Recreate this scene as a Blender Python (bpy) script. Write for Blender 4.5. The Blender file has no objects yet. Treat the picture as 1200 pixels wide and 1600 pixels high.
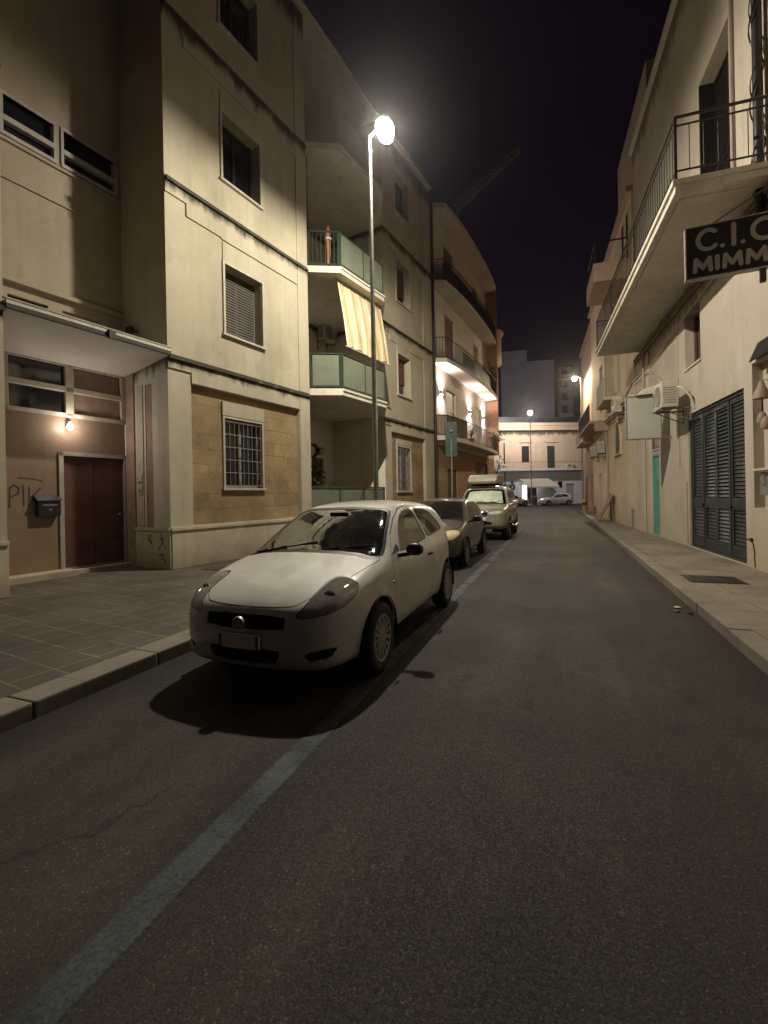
import bpy, bmesh, math, random
import numpy as np
from mathutils import Vector, Matrix
random.seed(7)
sc = bpy.context.scene
COL = sc.collection
R = math.radians

# ------------------------------------------------------------------ materials
def _nt(name):
    m = bpy.data.materials.new(name); m.use_nodes = True
    nt = m.node_tree; b = nt.nodes['Principled BSDF']
    return m, nt, b
def N(nt, t, **kw):
    n = nt.nodes.new(t)
    for k, v in kw.items(): setattr(n, k, v)
    return n
def ramp(nt, fac, stops):
    n = N(nt, 'ShaderNodeValToRGB'); e = n.color_ramp.elements
    e[0].position, e[0].color = stops[0][0], (*stops[0][1], 1)
    e[1].position, e[1].color = stops[-1][0], (*stops[-1][1], 1)
    for p, c in stops[1:-1]:
        x = e.new(p); x.color = (*c, 1)
    nt.links.new(fac, n.inputs[0]); return n.outputs[0]
def gray(v): return (v, v, v)
def noise(nt, scale, detail=4, rough=.55, vec=None, mscale=None):
    n = N(nt, 'ShaderNodeTexNoise'); n.inputs['Scale'].default_value = scale
    n.inputs['Detail'].default_value = detail; n.inputs['Roughness'].default_value = rough
    if vec is None:
        vec = N(nt, 'ShaderNodeTexCoord').outputs['Object']
    if mscale:
        mp = N(nt, 'ShaderNodeMapping'); mp.inputs['Scale'].default_value = mscale
        nt.links.new(vec, mp.inputs[0]); vec = mp.outputs[0]
    nt.links.new(vec, n.inputs['Vector']); return n.outputs['Fac']
def mix(nt, fac, a, b, mode='MIX'):
    n = N(nt, 'ShaderNodeMix', data_type='RGBA', blend_type=mode)
    for i, v in ((0, fac), (6, a), (7, b)):
        if hasattr(v, 'links') or hasattr(v, 'is_linked'): nt.links.new(v, n.inputs[i])
        elif i == 0: n.inputs[0].default_value = v
        else: n.inputs[i].default_value = (*v, 1)
    return n.outputs[2]
def mth(nt, op, a, b=None, clamp=False):
    n = N(nt, 'ShaderNodeMath', operation=op, use_clamp=clamp)
    for i, v in enumerate((a, b)):
        if v is None: continue
        if hasattr(v, 'is_linked'): nt.links.new(v, n.inputs[i])
        else: n.inputs[i].default_value = v
    return n.outputs[0]
def bump(nt, b, h, strength=.3, dist=.02):
    n = N(nt, 'ShaderNodeBump'); n.inputs['Strength'].default_value = strength
    n.inputs['Distance'].default_value = dist
    nt.links.new(h, n.inputs['Height']); nt.links.new(n.outputs[0], b.inputs['Normal'])
def simple(name, col, rough=.6, metal=0, var=.25, scale=6, bmp=0, coat=0, spec=None):
    m, nt, b = _nt(name)
    f = noise(nt, scale, 5)
    lo = tuple(c*(1-var) for c in col); hi = tuple(min(1, c*(1+var)) for c in col)
    nt.links.new(ramp(nt, f, [(.3, lo), (.7, hi)]), b.inputs['Base Color'])
    b.inputs['Roughness'].default_value = rough; b.inputs['Metallic'].default_value = metal
    if coat: b.inputs['Coat Weight'].default_value = coat; b.inputs['Coat Roughness'].default_value = .04
    if spec is not None: b.inputs['Specular IOR Level'].default_value = spec
    if bmp: bump(nt, b, noise(nt, scale*6, 4), bmp, .01)
    return m
def emit(name, col, s):
    m, nt, b = _nt(name)
    b.inputs['Base Color'].default_value = (*col, 1)
    b.inputs['Emission Color'].default_value = (*col, 1); b.inputs['Emission Strength'].default_value = s
    return m
def plaster(name, col, dark, bands=(), grime=(.035, .034, .022), streak=.55, rough=.85, low=None):
    """rendered wall: blotchy paint, weather streaks and black growth that hangs below each string course"""
    m, nt, b = _nt(name)
    tc = N(nt, 'ShaderNodeTexCoord').outputs['Object']
    big = noise(nt, .55, 6, .6, tc)
    c = ramp(nt, big, [(.28, dark), (.62, col)])
    pat = ramp(nt, noise(nt, .75, 2.5, .45, tc, (1, 1, .7)), [(.36, gray(1.10)), (.375, gray(1)), (.60, gray(1)), (.612, gray(.86))])
    c = mix(nt, .8, c, pat, 'MULTIPLY')                                     # patched render
    vc = N(nt, 'ShaderNodeTexVoronoi', feature='DISTANCE_TO_EDGE'); vc.inputs['Scale'].default_value = .8
    wv = N(nt, 'ShaderNodeVectorMath', operation='ADD'); nt.links.new(tc, wv.inputs[0])
    nn = N(nt, 'ShaderNodeTexNoise'); nn.inputs['Scale'].default_value = 2.2; nn.inputs['Detail'].default_value = 7; nt.links.new(tc, nn.inputs['Vector']); nt.links.new(nn.outputs['Color'], wv.inputs[1])
    nt.links.new(wv.outputs[0], vc.inputs['Vector'])
    crack = mth(nt, 'MULTIPLY', ramp(nt, vc.outputs['Distance'], [(.0, gray(1)), (.006, gray(0))]), ramp(nt, noise(nt, .45, 3, .5, tc), [(.54, gray(0)), (.62, gray(1))]))
    c = mix(nt, mth(nt, 'MULTIPLY', crack, .6), c, tuple(x*.35 for x in dark))
    fine = noise(nt, 9, 6, .7, tc)
    c = mix(nt, .28, c, ramp(nt, fine, [(.3, tuple(x*.72 for x in col)), (.7, col)]))
    st = noise(nt, 1.0, 6, .7, tc, (5.5, 5.5, .22))
    sm = ramp(nt, st, [(.5, gray(0)), (.78, gray(1))])
    c = mix(nt, mth(nt, 'MULTIPLY', sm, streak*.6), c, tuple(x*.5 for x in dark))
    sep = N(nt, 'ShaderNodeSeparateXYZ'); nt.links.new(tc, sep.inputs[0]); z = sep.outputs[2]
    if bands:
        drip = noise(nt, 1.0, 8, .75, tc, (2.1, 2.1, .5))
        tot = None
        for h, ln in bands:
            t = mth(nt, 'DIVIDE', mth(nt, 'SUBTRACT', h, z), ln)            # 0 at the course .. 1 where the drips end
            inside = mth(nt, 'GREATER_THAN', t, -.14)
            a = mth(nt, 'SUBTRACT', 1.0, t, True)
            a = mth(nt, 'MULTIPLY', a, inside)
            v = mth(nt, 'MULTIPLY', mth(nt, 'SUBTRACT', mth(nt, 'ADD', mth(nt, 'MULTIPLY', mth(nt, 'POWER', a, 1.6), .62), drip), .80), 4.5, True)
            v = mth(nt, 'MULTIPLY', v, mth(nt, 'GREATER_THAN', a, .001))
            tot = v if tot is None else mth(nt, 'MAXIMUM', tot, v)
        c = mix(nt, mth(nt, 'MULTIPLY', tot, .92), c, grime)
    if low:                                                                # damp foot of the wall
        h, lc = low
        w = mth(nt, 'ADD', mth(nt, 'DIVIDE', mth(nt, 'SUBTRACT', h, z), h), mth(nt, 'MULTIPLY', noise(nt, 1.6, 6, .7, tc), .9))
        c = mix(nt, mth(nt, 'MULTIPLY', mth(nt, 'SUBTRACT', w, .55, True), .8, True), c, lc)
    nt.links.new(c, b.inputs['Base Color']); b.inputs['Roughness'].default_value = rough
    b.inputs['Specular IOR Level'].default_value = .25
    bump(nt, b, mth(nt, 'ADD', noise(nt, 60, 3, .6, tc), mth(nt, 'MULTIPLY', noise(nt, 2.5, 5, .6, tc), 2.5)), .22, .012)
    return m
def blocks(name, a, c2, mortar, bw, bh, msize=.012, rot=None, rough=.85, off=.5, vary=.6, bmp=.5):
    m, nt, b = _nt(name)
    tc = N(nt, 'ShaderNodeTexCoord').outputs['Object']
    mp = N(nt, 'ShaderNodeMapping')
    if rot: mp.inputs['Rotation'].default_value = rot
    nt.links.new(tc, mp.inputs[0])
    br = N(nt, 'ShaderNodeTexBrick'); br.offset = off
    nt.links.new(mp.outputs[0], br.inputs['Vector'])
    br.inputs['Color1'].default_value = (*a, 1); br.inputs['Color2'].default_value = (*c2, 1)
    br.inputs['Mortar'].default_value = (*mortar, 1); br.inputs['Scale'].default_value = 1
    br.inputs['Mortar Size'].default_value = msize; br.inputs['Brick Width'].default_value = bw
    br.inputs['Row Height'].default_value = bh; br.inputs['Mortar Smooth'].default_value = .3
    big = noise(nt, 1.1, 6, .65, tc)
    hide = ramp(nt, noise(nt, 2.6, 6, .7, tc), [(.40, gray(0)), (.62, gray(.95))])
    base_c = mix(nt, hide, br.outputs[0], tuple((p+q)/2 for p, q in zip(a, c2)))
    c = mix(nt, vary, base_c, ramp(nt, big, [(.3, gray(.38)), (.68, gray(1.0))]), 'MULTIPLY')
    c = mix(nt, .4, c, ramp(nt, noise(nt, 14, 6, .7, tc), [(.3, gray(.5)), (.7, gray(1))]), 'MULTIPLY')
    nt.links.new(c, b.inputs['Base Color']); b.inputs['Roughness'].default_value = rough
    b.inputs['Specular IOR Level'].default_value = .25
    h = mth(nt, 'ADD', mth(nt, 'MULTIPLY', br.outputs['Fac'], -1.0), mth(nt, 'MULTIPLY', noise(nt, 35, 4, .7, tc), .5))
    bump(nt, b, h, bmp, .012)
    return m

def asphalt(name, base=.085):
    m, nt, b = _nt(name)
    tc = N(nt, 'ShaderNodeTexCoord').outputs['Object']
    big = noise(nt, .35, 7, .65, tc)
    trk = noise(nt, 1.0, 5, .6, tc, (1.3, .09, 1))          # worn wheel tracks, stretched along the street
    f = mth(nt, 'ADD', mth(nt, 'MULTIPLY', big, .6), mth(nt, 'MULTIPLY', trk, .4))
    c = ramp(nt, f, [(.34, (base*.46, base*.38, base*.31)), (.5, (base, base*.82, base*.66)), (.66, (base*2.1, base*1.70, base*1.32))])
    v = N(nt, 'ShaderNodeTexVoronoi', feature='F1'); v.inputs['Scale'].default_value = 150
    nt.links.new(tc, v.inputs['Vector'])
    rnd = N(nt, 'ShaderNodeSeparateColor'); nt.links.new(v.outputs['Color'], rnd.inputs[0])
    grain = ramp(nt, rnd.outputs[0], [(.0, gray(.74)), (.55, gray(.95)), (.965, gray(1.1)), (.99, gray(3.0))])
    c = mix(nt, .85, c, grain, 'MULTIPLY')
    pits = ramp(nt, noise(nt, 34, 4, .75, tc), [(.34, gray(.45)), (.46, gray(1))])
    c = mix(nt, .4, c, pits, 'MULTIPLY')
    oil = ramp(nt, noise(nt, 1.9, 3, .5, tc), [(.27, gray(.45)), (.36, gray(1))])
    c = mix(nt, .7, c, oil, 'MULTIPLY')
    pat = ramp(nt, noise(nt, .8, 2, .4, tc, (1, .45, 1)), [(.40, gray(.72)), (.44, gray(1)), (.60, gray(1)), (.64, gray(1.22))])
    c = mix(nt, .75, c, pat, 'MULTIPLY')                                    # old patches and trench repairs
    vc = N(nt, 'ShaderNodeTexVoronoi', feature='DISTANCE_TO_EDGE'); vc.inputs['Scale'].default_value = .55
    wv = N(nt, 'ShaderNodeVectorMath', operation='ADD'); nt.links.new(tc, wv.inputs[0])
    nn = N(nt, 'ShaderNodeTexNoise'); nn.inputs['Scale'].default_value = 1.6; nn.inputs['Detail'].default_value = 6; nt.links.new(tc, nn.inputs['Vector']); nt.links.new(nn.outputs['Color'], wv.inputs[1])
    nt.links.new(wv.outputs[0], vc.inputs['Vector'])
    crack = mth(nt, 'MULTIPLY', ramp(nt, vc.outputs['Distance'], [(.0, gray(1)), (.009, gray(0))]), ramp(nt, noise(nt, .5, 3, .5, tc), [(.5, gray(0)), (.6, gray(1))]))
    c = mix(nt, mth(nt, 'MULTIPLY', crack, .75), c, (.012, .010, .009))
    sx = N(nt, 'ShaderNodeSeparateXYZ'); nt.links.new(tc, sx.inputs[0])     # gutter dirt along both kerbs
    gl = mth(nt, 'MAXIMUM', mth(nt, 'SUBTRACT', 1.0, mth(nt, 'DIVIDE', mth(nt, 'ABSOLUTE', mth(nt, 'ADD', sx.outputs[0], 3.45)), .34), True), mth(nt, 'SUBTRACT', 1.0, mth(nt, 'DIVIDE', mth(nt, 'ABSOLUTE', mth(nt, 'ADD', sx.outputs[0], -1.56)), .34), True))
    gl = mth(nt, 'MULTIPLY', gl, mth(nt, 'MULTIPLY', noise(nt, 6, 6, .75, tc), 1.7), True)
    c = mix(nt, mth(nt, 'MULTIPLY', gl, .8), c, (.014, .011, .008))
    nt.links.new(c, b.inputs['Base Color'])
    rr = ramp(nt, rnd.outputs[1], [(0, gray(.7)), (1, gray(.98))])
    nt.links.new(rr, b.inputs['Roughness'])
    b.inputs['Specular IOR Level'].default_value = .35
    h = mth(nt, 'ADD', mth(nt, 'MULTIPLY', v.outputs['Distance'], -1.2), mth(nt, 'MULTIPLY', noise(nt, 30, 5, .75, tc), .9))
    bump(nt, b, h, .20, .006)
    return m
def glass_car(name, tint, mixf=1.0):
    m, nt, b = _nt(name); out = nt.nodes['Material Output']
    t = N(nt, 'ShaderNodeBsdfTransparent'); t.inputs[0].default_value = (*tint, 1)
    g = N(nt, 'ShaderNodeBsdfGlossy'); g.inputs['Roughness'].default_value = .03
    fr = N(nt, 'ShaderNodeFresnel'); fr.inputs[0].default_value = 1.6
    f = mth(nt, 'ADD', mth(nt, 'MULTIPLY', fr.outputs[0], 1.6), .05, True)
    mx = N(nt, 'ShaderNodeMixShader'); nt.links.new(f, mx.inputs[0])
    nt.links.new(t.outputs[0], mx.inputs[1]); nt.links.new(g.outputs[0], mx.inputs[2])
    if mixf < 1:                                         # scratched plastic; pale diffuse share put in to brighten the headlights
        d = N(nt, 'ShaderNodeBsdfDiffuse'); d.inputs[0].default_value = (.80, .74, .66, 1)
        m2 = N(nt, 'ShaderNodeMixShader'); m2.inputs[0].default_value = mixf
        nt.links.new(d.outputs[0], m2.inputs[1]); nt.links.new(mx.outputs[0], m2.inputs[2]); mx = m2
    nt.links.new(mx.outputs[0], out.inputs[0]); return m
def paint(name, col, metal=0, dirt=.18, rough=.32):
    m, nt, b = _nt(name)
    tc = N(nt, 'ShaderNodeTexCoord').outputs['Object']
    n1 = noise(nt, 2.2, 6, .65, tc)
    c = ramp(nt, n1, [(.3, tuple(x*(1-dirt) for x in col)), (.65, col)])
    sep = N(nt, 'ShaderNodeSeparateXYZ'); nt.links.new(tc, sep.inputs[0])
    lowf = mth(nt, 'SUBTRACT', 1.0, mth(nt, 'DIVIDE', sep.outputs[2], .75), True)
    lowf = mth(nt, 'MULTIPLY', lowf, mth(nt, 'MULTIPLY', noise(nt, 7, 6, .7, tc), .85))
    c = mix(nt, lowf, c, (.16, .13, .10))                                   # road dirt on the lower panels
    nt.links.new(c, b.inputs['Base Color'])
    b.inputs['Metallic'].default_value = metal
    nt.links.new(ramp(nt, noise(nt, 5, 5, .6, tc), [(.3, gray(rough)), (.7, gray(rough+.2))]), b.inputs['Roughness'])
    b.inputs['Coat Weight'].default_value = .7; b.inputs['Coat Roughness'].default_value = .07
    return m

LB_BANDS = ((4.46, .55), (8.10, .6), (11.66, .8), (15.3, 1.5))
M = {
 'lb': plaster('cream_plaster', (.49, .445, .325), (.345, .31, .215), LB_BANDS),
 'lb_trim': plaster('cream_trim', (.50, .455, .34), (.37, .335, .24), LB_BANDS),
 'course': plaster('weathered_course', (.50, .45, .31), (.25, .23, .16), LB_BANDS, streak=.9),
 'soffit': simple('white_soffit', (.60, .575, .53), .8, var=.14, scale=1.2),
 'lb_shade': plaster('shaded_plaster', (.36, .31, .23), (.24, .20, .145), ((15.0, 1.5),), streak=.4),  # darkened cream plaster: shade on the recess and top parapet painted in
 'lb_recess': plaster('warm_plaster', (.80, .71, .57), (.66, .58, .45), ((8.0, .5), (11.6, .6))),
 'portal': plaster('white_portal_plaster', (.66, .63, .57), (.48, .45, .40), ((4.42, .9),), streak=.6),
 'tufa': blocks('tufa_blocks', (.50, .37, .20), (.35, .25, .13), (.27, .19, .10), 1.05, .33, .009, (R(90), 0, 0), vary=.75),
 'plinth': plaster('travertine_plinth', (.60, .53, .40), (.42, .36, .26), (), streak=.7, low=(.7, (.2, .17, .12))),
 'marble': plaster('brown_marble', (.24, .175, .125), (.14, .10, .07), (), streak=.45, rough=.4, low=(1.3, (.22, .15, .07))),
 'strip': simple('brown_strip', (.30, .215, .16), .6, var=.25, scale=3),
 'reddoor': simple('red_door_paint', (.085, .033, .021), .6, var=.35, scale=2.5),
 'frame_w': simple('white_window_frame', (.47, .43, .355), .5, var=.15),
 'frame_g': simple('grey_aluminium_frame', (.33, .29, .26), .45, var=.15),
 'shutter': simple('grey_roller_slats', (.07, .064, .05), .6, var=.25, scale=3),
 'shutter_b': simple('brown_roller_slats', (.17, .085, .055), .6, var=.25, scale=3),
 'bars': simple('grey_iron_bars', (.24, .24, .23), .5, .3),
 'iron': simple('dark_iron', (.035, .032, .03), .5, .4),
 'black': simple('black_plastic', (.012, .012, .013), .4, var=.2),
 'soft_black': simple('matt_black', (.010, .009, .009), .9, var=.2),
 'pane': simple('dark_window_glass', (.012, .012, .014), .07, var=.2, spec=.8),
 'pane_pink': simple('pinkish_pane', (.28, .20, .165), .3, var=.15),
 'frost': simple('frosted_green_glass', (.30, .345, .275), .28, var=.1, scale=2),
 'green_f': simple('dark_green_frame', (.035, .06, .045), .45),
 'slab': plaster('slab_concrete', (.72, .67, .56), (.50, .455, .36), (), streak=.9),
 'slab_w': plaster('slab_white', (.74, .68, .58), (.58, .53, .45), ()),
 'rb': plaster('beige_plaster', (.60, .535, .44), (.47, .41, .325), ((6.2, 1.1), (13.8, 2)), streak=.45, grime=(.17, .14, .10), low=(1.25, (.44, .38, .24))),
 'rb_up': plaster('beige_wall_low', (.50, .44, .32), (.38, .33, .22), (), streak=.4),
 'rb2': plaster('ochre_plaster', (.74, .62, .44), (.55, .46, .29), (), streak=.55, low=(1.6, (.33, .29, .15))),
 'rb3': plaster('pink_brown_plaster', (.52, .38, .28), (.40, .29, .20), (), streak=.5),
 'tallw': plaster('grey_mauve_render', (.56, .52, .60), (.46, .43, .50), (), streak=.5),
 'end': plaster('peach_plaster', (.62, .48, .36), (.48, .37, .27), ((9.4, 1.5),), streak=.5),
 'end_g': plaster('grey_white_plaster', (.58, .60, .66), (.46, .47, .52), (), streak=.6),
 'louver': simple('dark_green_louvre', (.032, .041, .036), .5, var=.3, scale=5),
 'greendoor': simple('sea_green_door', (.12, .33, .26), .5, var=.25, scale=2),
 'acw': simple('ivory_ac_case', (.60, .57, .47), .45, var=.1),
 'acgrille': simple('grey_ac_grille', (.30, .29, .24), .5, var=.1),
 'board_w': simple('cream_sign_board', (.48, .48, .40), .5, var=.08, scale=1.5),
 'steel': simple('galvanised_steel', (.42, .42, .40), .38, .8, var=.2, scale=12),
 'pole': simple('grey_painted_pole', (.30, .32, .29), .35, .4, var=.2, scale=8),
 'brick_b': simple('brown_tile_cladding', (.36, .20, .115), .7, var=.25, scale=4),
 'craneyellow': simple('pale_crane_paint', (.22, .18, .14), .6),
 'rust': simple('rusty_board', (.20, .09, .045), .7, var=.35, scale=4),
 'yellow': simple('yellow_bollard', (.55, .36, .10), .6),
 'leaf': simple('leaf_green', (.035, .055, .018), .5, var=.5, scale=9),
 'leaf2': simple('leaf_green_light', (.06, .085, .03), .5, var=.5, scale=9),
 'stem': simple('stem_brown', (.10, .065, .035), .8),
 'terra': simple('terracotta', (.30, .13, .07), .8),
 'wood': simple('brown_wood_shutter', (.17, .075, .045), .6, var=.3, scale=3),
 'garage': simple('brown_garage_slats', (.14, .085, .055), .6, var=.3, scale=3),
 'ochre_st': blocks('ochre_stone', (.46, .34, .19), (.40, .29, .16), (.3, .22, .13), .9, .4, .006, (R(90), 0, 0)),
 'letters': simple('sign_letters_grey', (.30, .275, .24), .5, var=.1),
 'graffiti': simple('graffiti_ink', (.035, .030, .028), .7),
 'paper': simple('paper_label', (.6, .58, .5), .6),
 'asphalt': asphalt('asphalt', .035),
 'tile': blocks('pavement_tiles', (.13, .112, .09), (.105, .09, .073), (.25, .22, .18), .335, .335, .010, (0, 0, R(-81.6)), .8, 0.0, .75, .4),
 'tile_r': blocks('worn_pavement', (.31, .27, .205), (.27, .23, .175), (.15, .13, .10), 1.6, 1.1, .012, (0, 0, R(90)), .85, .3, .85, .35),
 'kerb': blocks('kerb_stone', (.29, .255, .205), (.25, .22, .17), (.12, .10, .08), 1.25, 4.0, .01, (0, 0, R(90)), .75, 0.0, .6, .3),
 'rubber': simple('tyre_rubber', (.018, .017, .017), .8, var=.3, scale=20, bmp=.2),
 'hub': simple('silver_hubcap', (.36, .34, .33), .4, .5, var=.15),
 'chrome': simple('chrome', (.75, .75, .75), .08, 1, var=.05),
 'reflector': simple('lamp_reflector', (.88, .83, .76), .3, .0, var=.35, scale=14),
 'seat': simple('dark_seat_cloth', (.10, .10, .10), .9, scale=20),
 'dash': simple('dashboard_plastic', (.10, .115, .105), .6),
 'white_paint': paint('white_car_paint', (.68, .675, .62)),
 'grey_paint': paint('grey_brown_car_paint', (.105, .092, .078), .35, .2),
 'champ_paint': paint('champagne_car_paint', (.42, .385, .29), .4, .15),
 'far_paint': paint('far_white_car_paint', (.70, .70, .72)),
 'glass': glass_car('tinted_car_glass', (.48, .60, .50), .985),
 'lens': glass_car('clear_lens', (.95, .93, .90), .80),
 'ws_clear': glass_car('clear_windscreen', (.85, .90, .84)),
 'lens_y': simple('yellowed_lens', (.62, .53, .33), .25, var=.12, coat=.5),
 'plate': simple('number_plate', (.74, .73, .69), .4, var=.05),
 'plate_b': simple('plate_blue', (.06, .08, .22), .4, var=.05),
 'box': simple('roof_box_grey', (.36, .34, .25), .45, var=.1),
 'sunshade': simple('silver_sunshade', (.82, .85, .76), .45, .1, var=.22, scale=3),
 'tail': simple('red_tail_lamp', (.25, .015, .012), .2),
}
def stripes():
    m, nt, b = _nt('striped_awning_cloth')
    tc = N(nt, 'ShaderNodeTexCoord').outputs['Object']
    sep = N(nt, 'ShaderNodeSeparateXYZ'); nt.links.new(tc, sep.inputs[0])
    t = mth(nt, 'FRACT', mth(nt, 'MULTIPLY', sep.outputs[0], 2.05))
    n = N(nt, 'ShaderNodeValToRGB'); n.color_ramp.interpolation = 'CONSTANT'
    e = n.color_ramp.elements; cols = [(0, (.68, .60, .42)), (.34, (.60, .36, .13)), (.44, (.66, .52, .26)), (.56, (.60, .36, .13)), (.66, (.70, .62, .45)), (.88, (.64, .48, .22))]
    e[0].position = 0; e[0].color = (*cols[0][1], 1); e[1].position = cols[-1][0]; e[1].color = (*cols[-1][1], 1)
    for p, c in cols[1:-1]:
        x = e.new(p); x.color = (*c, 1)
    nt.links.new(t, n.inputs[0])
    c = mix(nt, .6, n.outputs[0], ramp(nt, noise(nt, 2, 5, .6, tc), [(.3, gray(.5)), (.7, gray(.95))]), 'MULTIPLY')
    nt.links.new(c, b.inputs['Base Color']); b.inputs['Roughness'].default_value = .9
    return m
M['awning'] = stripes()
def lampglass(name, col, s):
    m, nt, b = _nt(name); out = nt.nodes['Material Output']
    t = N(nt, 'ShaderNodeBsdfTransparent'); e = N(nt, 'ShaderNodeEmission'); e.inputs[0].default_value = (*col, 1); e.inputs[1].default_value = s
    a = N(nt, 'ShaderNodeAddShader'); nt.links.new(t.outputs[0], a.inputs[0]); nt.links.new(e.outputs[0], a.inputs[1]); nt.links.new(a.outputs[0], out.inputs[0]); return m
def translucent(name, col, k=.45):
    m, nt, b = _nt(name); out = nt.nodes['Material Output']; b.inputs['Roughness'].default_value = .3
    c = ramp(nt, noise(nt, 2.5, 6, .6), [(.3, tuple(x*.78 for x in col)), (.7, col)]); nt.links.new(c, b.inputs['Base Color'])
    t = N(nt, 'ShaderNodeBsdfTranslucent'); nt.links.new(c, t.inputs[0]); x = N(nt, 'ShaderNodeMixShader'); x.inputs[0].default_value = k
    nt.links.new(b.outputs[0], x.inputs[1]); nt.links.new(t.outputs[0], x.inputs[2]); nt.links.new(x.outputs[0], out.inputs[0]); return m
M['frost'] = translucent('frosted_green_glass', (.34, .375, .285))
def worn_blue():
    m, nt, b = _nt('worn_blue_road_paint'); out = nt.nodes['Material Output']
    tc = N(nt, 'ShaderNodeTexCoord').outputs['Object']
    sx = N(nt, 'ShaderNodeSeparateXYZ'); nt.links.new(tc, sx.inputs[0])
    n1 = mth(nt, 'ADD', mth(nt, 'MULTIPLY', noise(nt, 55, 5, .8, tc), .55), mth(nt, 'MULTIPLY', noise(nt, 3.2, 6, .75, tc), .45))
    edge = mth(nt, 'MULTIPLY', mth(nt, 'SUBTRACT', mth(nt, 'ABSOLUTE', sx.outputs[0]), .066), 9.0)      # frays towards its sides
    k = ramp(nt, mth(nt, 'ADD', n1, mth(nt, 'MAXIMUM', edge, -.02)), [(.44, gray(0)), (.66, gray(1))])
    nt.links.new(ramp(nt, noise(nt, 3, 5, .6, tc), [(.3, (.042, .056, .061)), (.7, (.070, .088, .091))]), b.inputs['Base Color']); b.inputs['Roughness'].default_value = .75
    bump(nt, b, noise(nt, 60, 4, .75, tc), .4, .008)
    t = N(nt, 'ShaderNodeBsdfTransparent'); x = N(nt, 'ShaderNodeMixShader'); nt.links.new(k, x.inputs[0]); nt.links.new(b.outputs[0], x.inputs[1]); nt.links.new(t.outputs[0], x.inputs[2])
    nt.links.new(x.outputs[0], out.inputs[0]); return m
M['blue'] = worn_blue()

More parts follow.
